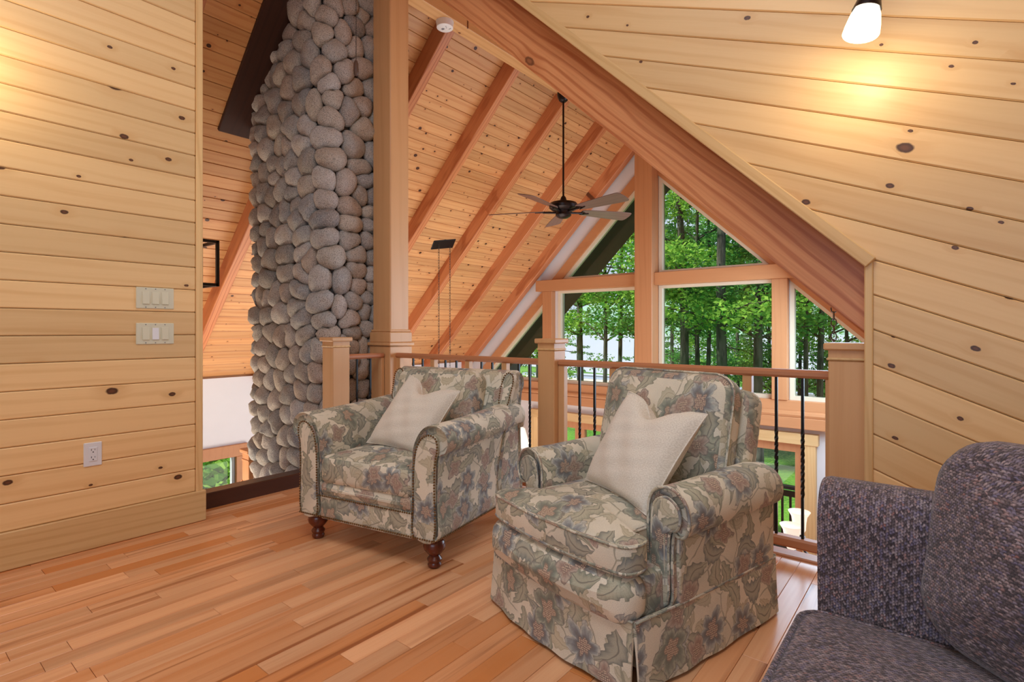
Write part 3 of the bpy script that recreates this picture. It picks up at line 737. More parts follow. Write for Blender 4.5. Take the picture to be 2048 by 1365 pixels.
# ================================================================== CHIMNEY
ST = "0.7,3.96 0.82,3.84 1.06,3.83 1.25,3.7 1.3,3.82 1.47,3.86 1.63,3.94 1.6,3.84 1.69,3.78 1.52,3.73 1.41,3.61 1.21,3.56 0.95,3.72 0.6,3.82 0.66,3.72 0.52,3.71 0.9,3.58 1.31,3.43 1.53,3.55 1.66,3.58 0.43,3.62 0.64,3.58 1.01,3.41 0.77,3.43 1.19,3.26 1.42,3.28 1.6,3.38 0.33,3.45 0.44,3.42 0.56,3.39 0.91,3.24 1.26,3.15 0.21,3.39 0.69,3.22 1.52,3.19 1.68,3.24 0.46,3.18 0.91,3.05 1.3,3.03 1.58,3.06 0.15,3.24 0.63,3.04 1.46,2.97 1.08,2.96 0.03,3.13 0.25,3.08 1.27,2.87 0.21,2.96 0.46,2.93 0.75,2.85 0.96,2.83 1.25,2.7 1.59,2.86 0.05,2.96 0.9,2.69 1.28,2.54 1.53,2.68 1.69,2.67 0.08,2.82 0.33,2.76 0.52,2.76 0.65,2.72 0.09,2.68 0.43,2.6 0.59,2.57 0.73,2.59 0.97,2.51 1.22,2.35 1.58,2.51 1.61,2.42 0.25,2.56 0.45,2.49 0.08,2.54 0.79,2.41 0.97,2.32 0.55,2.37 1.43,2.35 1.57,2.29 1.69,2.28 0.24,2.39 0.08,2.38 0.4,2.34 0.76,2.3 1.21,2.19 0.78,2.2 1,2.17 1.48,2.16 1.69,2.14 0.64,2.15 0.05,2.17 0.26,2.18 0.49,2.14 0.85,2.05 1.22,2.03 1.48,2.01 1.68,2.03 0.07,2.02 0.26,2.04 0.4,1.95 0.63,1.95 0.88,1.9 1.24,1.88 1.48,1.89 1.66,1.9 0.05,1.88 0.22,1.91 0.38,1.76 0.63,1.78 0.9,1.78 1.28,1.73 1.55,1.76 0.1,1.74 0.97,1.68 0.63,1.61 0.9,1.6 1.19,1.53 1.39,1.53 1.55,1.63 1.55,1.49 1.7,1.75 1.7,1.61 1.7,1.47 0.05,1.6 0.33,1.58 0.85,1.46 0.04,1.44 0.17,1.42 0.3,1.41 0.48,1.44 0.63,1.45 1.21,1.35 1.5,1.36 1.66,1.41 0.58,1.28 0.83,1.31 0.08,1.24 0.33,1.24 0.88,1.2 1.24,1.2 1.47,1.22 1.36,1.3 1.64,1.27 1.7,1.26 0.09,1.09 0.36,1.11 0.59,1.06 0.72,1.03 0.91,1.07 1.26,1.08 1.51,1.08 1.64,1.13 0.25,0.95 0.03,0.95 0.45,0.9 0.99,0.93 0.77,0.91 0.62,0.86 1.17,0.93 1.5,0.99 1.6,0.99 1.7,0.98 1.3,0.96 1.41,0.98 0.07,0.8 0.27,0.81 0.15,0.67 0.36,0.66 0.53,0.66 0.72,0.74 0.94,0.76 1.13,0.77 0.89,0.61 1.11,0.59 0.69,0.55 0.45,0.49 0.25,0.51 0.05,0.52 0.06,0.38 0.27,0.35 0.51,0.31 0.67,0.37 0.85,0.43 0.1,0.22 0.33,0.22 0.64,0.2 0.84,0.2 0.06,-0.01 0.17,0.09 0.3,0.1 0.45,0.03 0.26,-0.05 0.63,-0.01 0.83,0.03 0.15,-0.21 0.36,-0.19 0.54,-0.16 0.78,-0.13 0.07,-0.33 1.57,0.77 1.58,0.61 1.48,0.82 1.48,0.61 1.72,0.77 1.72,0.59 1.29,0.8 1.37,0.73 1.28,0.63 1.38,0.58 1.57,0.45 1.7,0.42 1.08,0.44 1.25,0.47 1.39,0.42 1.03,0.29 1.24,0.31 1.38,0.26 1.54,0.3 1.69,0.24 1.08,0.15 1.28,0.15 1.43,0.1 1.6,0.12 1.71,0.06 1.03,-0 1.24,0.02 1.39,-0.05 1.55,-0.04 1.7,-0.11 0.77,4.1 1.01,4 1.23,3.93 1.39,4.01 1.57,4.09 1.72,4.17 0.75,4.31 0.99,4.2 1.22,4.1 1.38,4.19 1.55,4.28 1.71,4.36"
YF, XC, XLc = 2.42, -3.93, -5.15; WF = XC-XLc; RC = .13
def strip(s, out=0.0):
    """unfolded chimney face: s from the left edge, round the corner, along the right face"""
    if s < .10:
        a = (0.10-s)/.10*R(90); r = .10
        c = Vector((XLc+.10, YF+.10)); n = Vector((-math.sin(a), -math.cos(a)))
        p = c+n*r
    elif s < WF-RC: p = Vector((XLc+s, YF)); n = Vector((0, -1))
    elif s < WF+RC:
        a = (s-(WF-RC))/(2*RC)*R(90); c = Vector((XC-RC, YF+RC)); n = Vector((math.sin(a), -math.cos(a))); p = c+n*RC
    else: p = Vector((XC, YF+(s-WF))); n = Vector((1, 0))
    p = p+n*out
    return Vector((p.x, p.y))
ch = empty('stone_chimney', (-4.5, 2.8, ZF), 0, 'tall chimney clad in rounded grey river stones behind the tall post', 'chimney')
m = MB(); prof = [strip(s_, -.035) for s_ in np.linspace(0, WF+.78, 40)]+[Vector((XLc, 3.2))]
prof.insert(-1, Vector((XC-.035, 3.2)))
m.loft([[(p.x+4.5, p.y-2.8, z_) for p in prof] for z_ in (0, 3.5, 7.2)])
m.obj('mortar_core', M['mortar'], ch, smooth=30)
seeds = [tuple(map(float, q.split(','))) for q in ST.split()]
# complete the covered part of the face with evenly spread seeds
cand = [(random.uniform(0, WF+.72), random.uniform(-.55, 4.4)) for _ in range(6000)]
for c in cand:
    if len(seeds) > 291: break
    if c[1] < .9 and c[0] > .5 or c[0] > 1.5 or c[1] > 3.9:
        if all(((c[0]-q[0])/.19)**2+((c[1]-q[1])/.15)**2 > 1 for q in seeds): seeds.append(c)
S = np.array(seeds)
for i, (sx, sz) in enumerate(seeds):
    poly = [(sx-.22, sz-.17), (sx+.22, sz-.17), (sx+.22, sz+.17), (sx-.22, sz+.17)]
    poly = clip(clip(poly, -1, 0, .03), 1, 0, WF+.78)
    for j in np.argsort((S[:, 0]-sx)**2+(S[:, 1]-sz)**2)[1:14]:
        a, b_ = S[j]; ax, bz = a-sx, b_-sz
        poly = clip(poly, ax, bz, ax*(a+sx)/2+bz*(b_+sz)/2)
    if len(poly) < 3: continue
    cx = sum(p[0] for p in poly)/len(poly); cz = sum(p[1] for p in poly)/len(poly)
    n = 18; rad = []
    for k in range(n):
        th = 2*math.pi*k/n; dxx, dzz = math.cos(th), math.sin(th); best = 9
        for e in range(len(poly)):
            p, q = poly[e], poly[(e+1) % len(poly)]
            ex, ez_ = q[0]-p[0], q[1]-p[1]; den = dxx*ez_-dzz*ex
            if abs(den) < 1e-9: continue
            t_ = ((p[0]-cx)*ez_-(p[1]-cz)*ex)/den
            u_ = ((p[0]-cx)*dzz-(p[1]-cz)*dxx)/den
            if t_ > 0 and -.01 <= u_ <= 1.01: best = min(best, t_)
        rad.append(best if best < 9 else .05)
    rr = np.array(rad); f = np.fft.rfft(rr); f[5:] = 0; f[4] *= .5; rr = np.minimum(np.fft.irfft(f, n), np.maximum(rr, rr.mean()*.8)*1.05)*1.035
    mean = rr.mean(); thick = min(max(mean*.78, .04), .09)*random.uniform(.8, 1.2)
    v = []; rings = ((.86, -.05), (1.0, .08), (.95, .42), (.78, .74), (.48, .94))
    ph = random.random()*6.28; tilt = random.uniform(-.18, .18)
    ctr = strip(min(max(cx, 0), WF+.78)); ctr3 = Vector((ctr.x, ctr.y, cz))
    for (q, h) in rings:
        for k in range(n):
            th = 2*math.pi*k/n
            a = cx+math.cos(th)*rr[k]*q; z_ = cz+math.sin(th)*rr[k]*q
            lump = 1+.10*math.sin(2*th+ph)+tilt*math.cos(th+ph)
            p = strip(min(max(a, -.02), WF+.80), thick*h*lump-.02)
            v.append(Vector((p.x, p.y, z_))-ctr3)
    p = strip(min(max(cx, 0), WF+.78), thick-.02); v.append(Vector((p.x, p.y, cz))-ctr3)
    fs = []
    for r_ in range(len(rings)-1):
        for k in range(n):
            l = (k+1) % n; fs.append((r_*n+k, r_*n+l, (r_+1)*n+l, (r_+1)*n+k))
    for k in range(n): fs.append(((len(rings)-1)*n+k, (len(rings)-1)*n+(k+1) % n, len(v)-1))
    m = MB(); m.add(v, fs)
    o = m.obj('stone', M['stone'], ch, smooth=180); o.location = ctr3-Vector((-4.5, 2.8, ZF))
# ================================================================== UPHOLSTERY
def puffy(m, outline, z0, z1, r, crown=0.0, to3=None, crown0=0.0, rings=5, seg=4):
    """closed 2D outline (ccw) with height z0..z1, rounded rims, crowned faces"""
    to3 = to3 or (lambda x, y, z: (x, y, z))
    n = len(outline); P = [Vector(p) for p in outline]
    cx = sum(p.x for p in P)/n; cy = sum(p.y for p in P)/n
    N = []
    for i in range(n):
        t = (P[(i+1) % n]-P[i-1]).normalized(); N.append(Vector((t.y, -t.x)))
    secs = []
    def ring(off, z, sh=1.0):
        return [((P[i].x-N[i].x*off-cx)*sh+cx, (P[i].y-N[i].y*off-cy)*sh+cy, z) for i in range(n)]
    for k in range(rings):
        sh = .05+.95*(k/rings); secs.append(ring(r, z0-crown0*(1-sh**2), sh))
    for k in range(seg+1):
        a = R(90)*k/seg; secs.append(ring(r*(1-math.sin(a)), z0+r*(1-math.cos(a))))
    for k in range(seg+1):
        a = R(90)*k/seg; secs.append(ring(r*(1-math.cos(a)), z1-r*(1-math.sin(a))))
    for k in range(rings-1, -1, -1):
        sh = .05+.95*(k/rings); secs.append(ring(r, z1+crown*(1-sh**2), sh))
    v = [to3(*p) for q in secs for p in q]; f = []
    for i in range(len(secs)-1):
        for k in range(n):
            l = (k+1) % n; f.append((i*n+k, i*n+l, (i+1)*n+l, (i+1)*n+k))
    f += [tuple(range(n))[::-1], tuple(range((len(secs)-1)*n, len(secs)*n))]
    return m.add(v, f)
def offs(outline, d):
    n = len(outline); P = [Vector(p) for p in outline]; o = []
    for i in range(n):
        t = (P[(i+1) % n]-P[i-1]).normalized(); o.append((P[i].x-t.y*d, P[i].y+t.x*d))
    return o
def rrect(x0, x1, y0, y1, r, n=5, sub=5):
    pts = []
    for (cx, cy, a0) in ((x1-r, y0+r, -90), (x1-r, y1-r, 0), (x0+r, y1-r, 90), (x0+r, y0+r, 180)):
        for k in range(n+1):
            a = R(a0+90*k/n); pts.append((cx+r*math.cos(a), cy+r*math.sin(a)))
    out = []
    for i in range(len(pts)):
        p, q = Vector(pts[i]), Vector(pts[(i+1) % len(pts)]); L = (q-p).length
        k = max(1, int(L/.06)); out += [tuple(p.lerp(q, t/k)) for t in range(k)]
    return out
def nails(m, pts, step=.0135, r=.0052, nrm=(0, -1, 0)):
    P = [Vector(p) for p in pts]; d = 0; nxt = 0; nv = Vector(nrm).normalized()
    for a, b_ in zip(P[:-1], P[1:]):
        L = (b_-a).length
        while nxt <= d+L:
            p = a.lerp(b_, (nxt-d)/L if L else 0)
            m.lathe([(r, -.001), (r*.8, r*.55), (0.0004, r*.85)], 6, p, nv); nxt += step
        d += L
def pillow(label, BL, BR, TR, TL, bulge=.07, chop=.06, name='throw_pillow', mat='linen'):
    BL, BR, TR, TL = map(Vector, (BL, BR, TR, TL)); n = 22
    nrm = (BR-BL).cross(TL-BL).normalized(); c = (BL+BR+TR+TL)/4
    m = MB()
    def grid(sg):
        g = []
        for j in range(n+1):
            for i in range(n+1):
                u, v_ = i/n, j/n
                a, b_ = u*2-1, v_*2-1
                ui = .5+.5*a*(1-.07*(1-b_*b_)*abs(a)**3); vi = .5+.5*b_*(1-.07*(1-a*a)*abs(b_)**3)
                p = (BL*(1-ui)+BR*ui)*(1-vi)+(TL*(1-ui)+TR*ui)*vi
                up = (TL-BL).normalized()
                p = p-up*chop*math.exp(-(a/.34)**2)*max(0, b_)**3
                e = max(0, (1-a*a)*(1-b_*b_))
                h = bulge*e**.42*(1-.16*math.exp(-(a/.28)**2)*max(0, b_+.2)*sg*.8)
                wr = .006*math.sin(9*a+6*b_)*e+.004*math.sin(17*b_-5*a)*e
                p = p+nrm*sg*(h+wr)
                g.append(p-c)
        return g
    for sg in (1, -1):
        f = []; uv = []
        for j in range(n):
            for i in range(n):
                q = [j*(n+1)+i, j*(n+1)+i+1, (j+1)*(n+1)+i+1, (j+1)*(n+1)+i]
                f.append(tuple(q if sg > 0 else q[::-1])); u4 = [((k % (n+1))/n*.45, (k//(n+1))/n*.45) for k in q]
                uv.append(u4 if sg > 0 else u4[::-1])
        m.add(grid(sg), f, uv)
    o = empty(name, c, 0, label, 'pillow'); o2 = m.obj('cover', M[mat], o, smooth=180)
    ed = MB(); g = grid(1)
    loop = [g[i] for i in range(n)]+[g[j*(n+1)+n] for j in range(n)]+[g[n*(n+1)+i] for i in range(n, 0, -1)]+[g[j*(n+1)] for j in range(n, 0, -1)]
    ed.tube(loop, .003, 6, closed=True); ed.obj('seam', M[mat], o, smooth=180, boxuv=True)
    return o
# ---- left armchair: nailhead trimmed club chair on turned legs
FL = M['floral']
c1 = empty('armchair', (-2.245, 1.60, 0), R(11), 'floral tapestry armchair with brass nailhead trim and turned legs, left of the two', 'armchair')
def armprof(s):   # right arm cross-section (x outward, z up), ccw seen from the front
    q = [(.300, .15), (.442, .15), (.448, .30), (.452, .48), (.462, .545), (.490, .560), (.506, .598), (.496, .645), (.460, .674), (.410, .680), (.362, .660), (.326, .612), (.306, .55), (.300, .40), (.300, .28)]
    q = cr(q, 4); return [(s*p.x, p.y) for p in q][::s]
for s in (1, -1):
    pr = armprof(s); cx_ = sum(p[0] for p in pr)/len(pr); cz_ = .45
    def sec(y, k, dz=0, kx=1.0): return [((p[0]-cx_)*k*kx+cx_, y, (p[1]-cz_)*k+cz_+(dz if p[1] > .5 else 0)) for p in pr]
    m = MB(); m.loft([sec(.018, .94), sec(.004, .97), sec(0, .985), sec(.008, 1), sec(.2, 1, .0), sec(.4, 1, .006), sec(.6, 1, .016), sec(.74, .98, .03), sec(.80, .9, .03), sec(.83, .7, .02)])
    arm = m.obj('arm', FL, c1, smooth=60, boxuv=True, uvoff=(.21*s, .13))
    # front panel, slightly proud
    inner = [(s*.318, .155), (s*.432, .155), (s*.436, .40), (s*.440, .51), (s*.452, .57), (s*.446, .618), (s*.408, .636), (s*.364, .616), (s*.334, .565), (s*.318, .47), (s*.316, .30)]
    pp = cr(inner, 4)
    if s < 0: pp = pp[::-1]
    m = MB(); puffy(m, [tuple(p) for p in pp], 0, .020, .008, .004, lambda x, y, z: (x, .012-z, y)); fp = m.obj('front_panel', FL, arm, smooth=60, boxuv=True, uvoff=(.7, .3*s))
    m = MB(); path = [(p.x, -.009, p.y) for p in cr(inner, 4)]
    k0 = 4; nails(m, path[k0:]+[path[0]])
    tr = m.obj('nailhead_trim', M['brass'], arm, smooth=180); tr['kind'] = 'stuff'
m = MB(); puffy(m, rrect(-.445, .445, .03, .80, .03), .14, .31, .02); m.obj('base', FL, c1, smooth=60, boxuv=True)
m = MB(); puffy(m, rrect(-.300, .300, .135, .262, .012), 0, .035, .010, .003, lambda x, y, z: (x, .035-z, y)); m.obj('lower_rail', FL, c1, smooth=60, boxuv=True, uvoff=(.4, .9))
m = MB(); puffy(m, rrect(-.302, .302, .255, .335, .03), 0, .06, .03, .006, lambda x, y, z: (x, .055-z, y)); m.obj('upper_rail', FL, c1, smooth=60, boxuv=True, uvoff=(.1, .55))
m = MB(); nails(m, [(-.305, -.004, .258), (.305, -.004, .258)]); nails(m, [(-.44, -.010, .152), (.44, -.010, .152)]); nails(m, [(.446, .0, .155), (.452, .80, .155)], nrm=(1, 0, 0)); nails(m, [(-.446, .0, .155), (-.452, .80, .155)], nrm=(-1, 0, 0))
t_ = m.obj('nailhead_trim', M['brass'], c1, smooth=180); t_['kind'] = 'stuff'
m = MB(); puffy(m, rrect(-.296, .296, -.012, .60, .035), .315, .470, .045, .028); m.obj('seat_cushion', FL, c1, smooth=70, boxuv=True, uvoff=(.33, .17))
# back: scrolled top, swept across
bp = cr([(.56, .30), (.60, .50), (.65, .70), (.69, .82), (.735, .876), (.795, .880), (.840, .845), (.845, .80), (.815, .745), (.80, .60), (.81, .40), (.82, .15), (.70, .15), (.60, .16)], 4)
by = sum(p.x for p in bp)/len(bp); bz = .62
def bsec(x, k): return [(x, (p.x-by)*k+by, (p.y-bz)*k+bz) for p in bp]
m = MB(); m.loft([bsec(-.37, .93), bsec(-.38, .96), bsec(-.365, 1)]+[bsec(x_, 1) for x_ in (-.3, -.1, .1, .3)]+[bsec(.45, 1), bsec(.465, .96), bsec(.455, .93)])
bk = m.obj('backrest', FL, c1, smooth=60, boxuv=True, uvoff=(.52, .07))
for s in (1, -1):   # front facing scroll panels of the wings
    pts = [(.405, .69), (.455, .69), (.468, .76), (.474, .83), (.462, .862), (.436, .872), (.414, .856), (.402, .80)]
    pp = cr([(s*a+(.085 if s < 0 else 0), b_) for a, b_ in pts], 3); qq = pp if s > 0 else pp[::-1]
    m = MB(); puffy(m, [tuple(p) for p in qq], 0, .05, .012, .004, lambda x, y, z: (x, .700-z+(y-.7)*.32, y)); w_ = m.obj('wing_panel', FL, bk, smooth=60, boxuv=True)
    m = MB(); nails(m, [(p.x, .649+(p.y-.7)*.32, p.y) for p in pp]+[(pp[0].x, .649+(pp[0].y-.7)*.32, pp[0].y)]); q_ = m.obj('nailhead_trim', M['brass'], bk, smooth=180); q_['kind'] = 'stuff'
th = R(17)
m = MB(); puffy(m, rrect(-.275, .31, .0, .42, .07), 0, .15, .06, .03, lambda x, y, z: (x, .605-z*math.cos(th)+y*math.sin(th), .455+y*math.cos(th)+z*math.sin(th)))
m.obj('back_cushion', FL, c1, smooth=70, boxuv=True, uvoff=(.82, .61))
for s in (1, -1):
    m = MB(); m.lathe([(.022, 0), (.030, .006), (.033, .016), (.028, .026), (.034, .034), (.036, .042), (.030, .050), (.024, .058), (.036, .070), (.050, .088), (.054, .104), (.048, .124), (.036, .138)], 22, (s*.385, .065, 0)); m.obj('leg', M['legwood'], c1, smooth=50)
    m = MB(); secs = [[(s*.37+a*k+0, .74+b_*k+off, z_) for a, b_ in ((-1, -1), (1, -1), (1, 1), (-1, 1))] for k, z_, off in ((.022, 0, .05), (.030, .145, 0))]
    m.loft(secs); m.obj('leg', M['legwood'], c1, smooth=30)
# ---- right armchair: skirted recliner
c2 = empty('armchair', (-1.095, 1.615, 0), R(-14), 'floral tapestry skirted armchair with rolled arms, right of the two', 'armchair')
m = MB(); puffy(m, rrect(-.35, .35, .04, .80, .05), .03, .34, .02); m.obj('base', FL, c2, smooth=60, boxuv=True)
def skirt(pts, name='skirt', uvo=(0, 0)):
    """hanging panel along a plan polyline (outside on the left)"""
    P = [Vector(p) for p in pts]; m = MB(); secs = []
    path = cr([(p.x, p.y) for p in P], 6, closed=False)
    for z_, o_ in ((.225, -.012), (.222, .0), (.12, .008), (.014, .018), (.014, .010), (.12, .0), (.20, -.012)):
        s_ = []
        for i, p in enumerate(path):
            t = (path[min(i+1, len(path)-1)]-path[max(i-1, 0)]).normalized(); n_ = Vector((t.y, -t.x))
            q = p+n_*(o_+.004*math.sin(i*1.3)*(0.23-z_)*4); s_.append((q.x, q.y, z_))
        secs.append(s_)
    n = len(secs[0]); v = [p for q in secs for p in q]; f = []; uv = []
    us = [0]
    for i in range(n-1): us.append(us[-1]+(Vector(secs[1][i+1])-Vector(secs[1][i])).length)
    for i in range(len(secs)-1):
        for k in range(n-1):
            f.append((i*n+k, (i+1)*n+k, (i+1)*n+k+1, i*n+k+1)); uv.append([(us[k]+uvo[0], v[i*n+k][2]+uvo[1]), (us[k]+uvo[0], v[(i+1)*n+k][2]+uvo[1]), (us[k+1]+uvo[0], v[(i+1)*n+k+1][2]+uvo[1]), (us[k+1]+uvo[0], v[i*n+k+1][2]+uvo[1])])
    for k in (0, n-1):
        f.append(tuple(i*n+k for i in range(len(secs)))); uv.append([(v[i*n+k][0], v[i*n+k][2]) for i in range(len(secs))])
    m.add(v, f, uv); o = m.obj(name, FL, c2, smooth=60)
    w_ = MB(); w_.tube([(p.x+0, p.y, .224) for p in path], .005, 6); w_.obj('welt', FL, o, smooth=180, boxuv=True)
    return o
skirt([(-.372, -.02), (-.19, -.055), (0, -.065), (.19, -.055), (.366, -.022)], uvo=(.2, .7))
skirt([(.374, -.018), (.385, .2), (.388, .45), (.385, .80)], uvo=(.9, .1))
skirt([(-.385, .80), (-.388, .45), (-.385, .2), (-.376, -.016)], uvo=(.5, .3))
skirt([(.38, .815), (.1, .82), (-.1, .82), (-.38, .815)])
m = MB(); puffy(m, rrect(-.368, .368, .195, .352, .06), 0, .13, .055, .012, lambda x, y, z: (x, .075-z-.035*(1-(x/.37)**2), y)); m.obj('footrest_panel', FL, c2, smooth=70, boxuv=True, uvoff=(.15, .4))
tco = [(-.275, .56), (-.275, .12), (-.30, .085), (-.345, .07), (-.362, .03), (-.352, -.025), (-.30, -.05), (-.15, -.068), (0, -.074), (.15, -.068), (.30, -.05), (.352, -.025), (.362, .03), (.345, .07), (.30, .085), (.275, .12), (.275, .56), (.24, .60), (-.24, .60)]
to = [tuple(p) for p in cr(tco, 4)]
m = MB(); puffy(m, to, .345, .462, .028, .035); sc2 = m.obj('seat_cushion', FL, c2, smooth=75, boxuv=True, uvoff=(.62, .27))
for z_ in (.366, .448):
    m = MB(); m.tube([(x_, y_, z_) for x_, y_ in offs(to, .003)], .0055, 6, closed=True); m.obj('welt', FL, sc2, smooth=180, boxuv=True)
def armprof2(s):
    q = [(.285, .22), (.372, .22), (.376, .36), (.382, .455), (.400, .452), (.425, .460), (.440, .500), (.434, .552), (.405, .590), (.360, .606), (.312, .592), (.286, .556), (.278, .50), (.280, .36)]
    q = cr(q, 4); return [(s*p.x, p.y) for p in q][::s]
for s in (1, -1):
    pr = armprof2(s); cx_ = sum(p[0] for p in pr)/len(pr); cz_ = .45
    def sec(y, k, dz=0): return [((p[0]-cx_)*k+cx_, y, (p[1]-cz_)*k+cz_+dz*max(0, p[1]-.4)*4) for p in pr]
    m = MB(); m.loft([sec(.172, .93), sec(.160, .96), sec(.158, .98), sec(.166, 1), sec(.3, 1, .0), sec(.5, 1, .006), sec(.66, 1, .008), sec(.74, .96, .0), sec(.78, .85, 0)])
    arm = m.obj('arm', FL, c2, smooth=60, boxuv=True, uvoff=(.47*s, .23))
    # welt round the scroll and pleated scroll face
    m = MB(); m.tube([((p[0]-cx_)*.99+cx_, .159, (p[1]-cz_)*.99+cz_) for p in pr], .0055, 6, closed=True); m.obj('welt', FL, arm, smooth=180, boxuv=True)
    pn = [(s*a, b_) for a, b_ in ((.300, .23), (.362, .23), (.366, .40), (.372, .462), (.396, .474), (.410, .505), (.405, .542), (.38, .566), (.35, .572), (.316, .552), (.302, .505), (.298, .38))]
    pp = cr(pn, 4); qq = pp if s > 0 else pp[::-1]
    m = MB(); puffy(m, [tuple(p) for p in qq], 0, .022, .010, .006, lambda x, y, z: (x, .168-z, y)); m.obj('front_panel', FL, arm, smooth=60, boxuv=True, uvoff=(.3, .5*s))
    m = MB(); m.tube([(p.x, .152, p.y) for p in pp], .005, 6, closed=True); m.obj('panel_welt', FL, arm, smooth=180, boxuv=True)
    m = MB(); puffy(m, rrect(.18, .79, .20, .455, .02), 0, .03, .01, .004, (lambda x, y, z: (.358+z, x, y)) if s > 0 else (lambda x, y, z: (-.358-z, x, y))); m.obj('side_panel', FL, arm, smooth=60, boxuv=True, uvoff=(.05, .33*s))
th2 = R(13)
def bt(x, y, z): return (x, .60-z*math.cos(th2)+y*math.sin(th2)+.0, .40+y*math.cos(th2)+z*math.sin(th2))
m = MB(); puffy(m, rrect(-.318, .318, .0, .535, .085), -.02, .13, .06, .035, bt); bkc = m.obj('back_cushion', FL, c2, smooth=75, boxuv=True, uvoff=(.93, .48))
m = MB(); m.tube([bt(x_*1.01, (y_-.27)*1.01+.27, .088) for x_, y_ in rrect(-.318, .318, .0, .535, .085)], .005, 6, closed=True); m.obj('welt', FL, bkc, smooth=180, boxuv=True)
m = MB(); puffy(m, rrect(-.335, .335, -.30, .50, .06), -.13, -.01, .04, .02, bt); m.obj('backrest', FL, c2, smooth=70, boxuv=True, uvoff=(.24, .75))
# ---- cream throw pillows
def loc(ch_, x, y, z):
    a = ch_.rotation_euler[2]; return Vector((ch_.location.x+x*math.cos(a)-y*math.sin(a), ch_.location.y+x*math.sin(a)+y*math.cos(a), z))
pillow('cream linen throw pillow with a dented top on the left nailhead armchair', loc(c1, -.20, .235, .497), loc(c1, .215, .20, .475), loc(c1, .305, .40, .79), loc(c1, -.03, .40, .865), .075, .085)
pillow('cream linen throw pillow with a dented top on the right skirted armchair', loc(c2, -.165, .30, .49), loc(c2, .24, .20, .47), loc(c2, .315, .45, .81), loc(c2, -.03, .42, .865), .075, .085)
# ---- brown tweed sofa
TW = M['tweed']
so = empty('sofa', (.25, .85, 0), 0, 'brown and mauve tweed sofa cut off at the lower right corner', 'sofa')
def sl_(x, y, z): return (x-.25, y-.85, z)
m = MB(); puffy(m, rrect(-.225, .86, -.20, 1.52, .04), .06, .31, .03, 0, sl_); m.obj('base', TW, so, smooth=60, boxuv=True)
sq = rrect(-.285, .50, .30, 1.495, .07)
m = MB(); puffy(m, sq, .305, .445, .045, .03, sl_); sc3 = m.obj('seat_cushion', TW, so, smooth=75, boxuv=True)
for z_ in (.325, .432):
    m = MB(); m.tube([sl_(x_, y_, z_) for x_, y_ in offs(sq, .011)], .008, 8, closed=True); m.obj('piping', TW, sc3, smooth=180, boxuv=True)
ap = cr([(1.505, .10), (1.50, .40), (1.492, .60), (1.496, .68), (1.525, .728), (1.58, .742), (1.64, .728), (1.672, .68), (1.68, .60), (1.68, .40), (1.68, .10), (1.60, .08)], 5)
ay = sum(p.x for p in ap)/len(ap)
def asec(x, k): return [sl_(x, (p.x-ay)*k+ay, (p.y-.45)*(1-(1-k)*.35)+.45) for p in ap]
m = MB(); m.loft([asec(-.200, .45), asec(-.225, .70), asec(-.243, .88), asec(-.248, .95), asec(-.235, 1.0), asec(0, 1), asec(.3, 1), asec(.6, 1), asec(.85, .97)]); m.obj('arm', TW, so, smooth=75)
m = MB(); puffy(m, rrect(.62, .88, -.2, 1.50, .06), .25, .84, .06, .0, sl_); m.obj('backrest', TW, so, smooth=70, boxuv=True)
cd = Vector((.70, -.70, 0)).normalized(); cn = Vector((-.70, -.70, 0)).normalized(); lean = R(9)
def bc(x, y, z):
    p = Vector((-.075, 1.475, .455))+cd*x+cn*(z*math.cos(lean)-y*math.sin(lean))+Vector((0, 0, y*math.cos(lean)+z*math.sin(lean)))
    return sl_(p.x, p.y, p.z)
co = [(x_-.03*math.cos((y_-.2)*5)*(1 if x_ < .3 else -1)*.6, y_) for x_, y_ in rrect(0, .66, 0, .45, .11, 8)]
m = MB(); puffy(m, [tuple(p) for p in co], -.20, .0, .07, .05, bc, .02); m.obj('back_cushion', TW, so, smooth=80, boxuv=True)
# ================================================================== SMALL THINGS
# ceiling fan
FX, FY, FZ = RX, 5.62, 2.63
fan = empty('ceiling_fan', (FX, FY, 4.08), 0, 'dark bronze ceiling fan with five wooden blades hanging from the ridge beam', 'ceiling fan')
dz_ = FZ-4.08
m = MB(); m.lathe([(.03, -.11), (.055, -.09), (.075, -.04), (.078, 0)], 24); m.obj('canopy', M['bronze'], fan, smooth=50)
m = MB(); m.tube([(0, 0, -.05), (0, 0, dz_+.1)], .012, 12); m.obj('downrod', M['bronze'], fan, smooth=50)
m = MB(); m.lathe([(.012, dz_+.17), (.03, dz_+.15), (.045, dz_+.105), (.09, dz_+.095), (.165, dz_+.075), (.182, dz_+.045), (.175, dz_+.01), (.14, dz_-.015), (.10, dz_-.025), (.095, dz_-.06), (.10, dz_-.075), (.085, dz_-.095), (.06, dz_-.11), (.03, dz_-.118), (.002, dz_-.12)][::-1], 32); m.obj('motor', M['bronze'], fan, smooth=40)
for a in (133, 61, -11, 205, 277):
    mw = Matrix.Rotation(R(a), 4, 'Z') @ Matrix.Translation((0, 0, dz_-.02)) @ Matrix.Rotation(R(-14), 4, 'X')
    m = MB(); out = cr([(.26, -.062), (.40, -.082), (.70, -.104), (.88, -.112), (.935, -.106), (.955, -.07), (.962, .0), (.955, .07), (.935, .106), (.88, .112), (.70, .104), (.40, .082), (.26, .062), (.245, 0)], 3)
    puffy(m, [tuple(p) for p in out], -.004, .004, .002, 0, rings=2, seg=1); o = m.obj('blade', M['blade'], fan, smooth=40); o.matrix_local = mw
    m = MB(); m.tube([(.10, 0, -.02), (.17, 0, -.015), (.26, 0, -.010)], .014, 8); m.tube([(.25, -.035, -.008), (.31, 0, -.008), (.25, .035, -.008), (.36, 0, -.008)], .009, 6); q = m.obj('blade_iron', M['bronze'], fan, smooth=50); q.matrix_local = mw
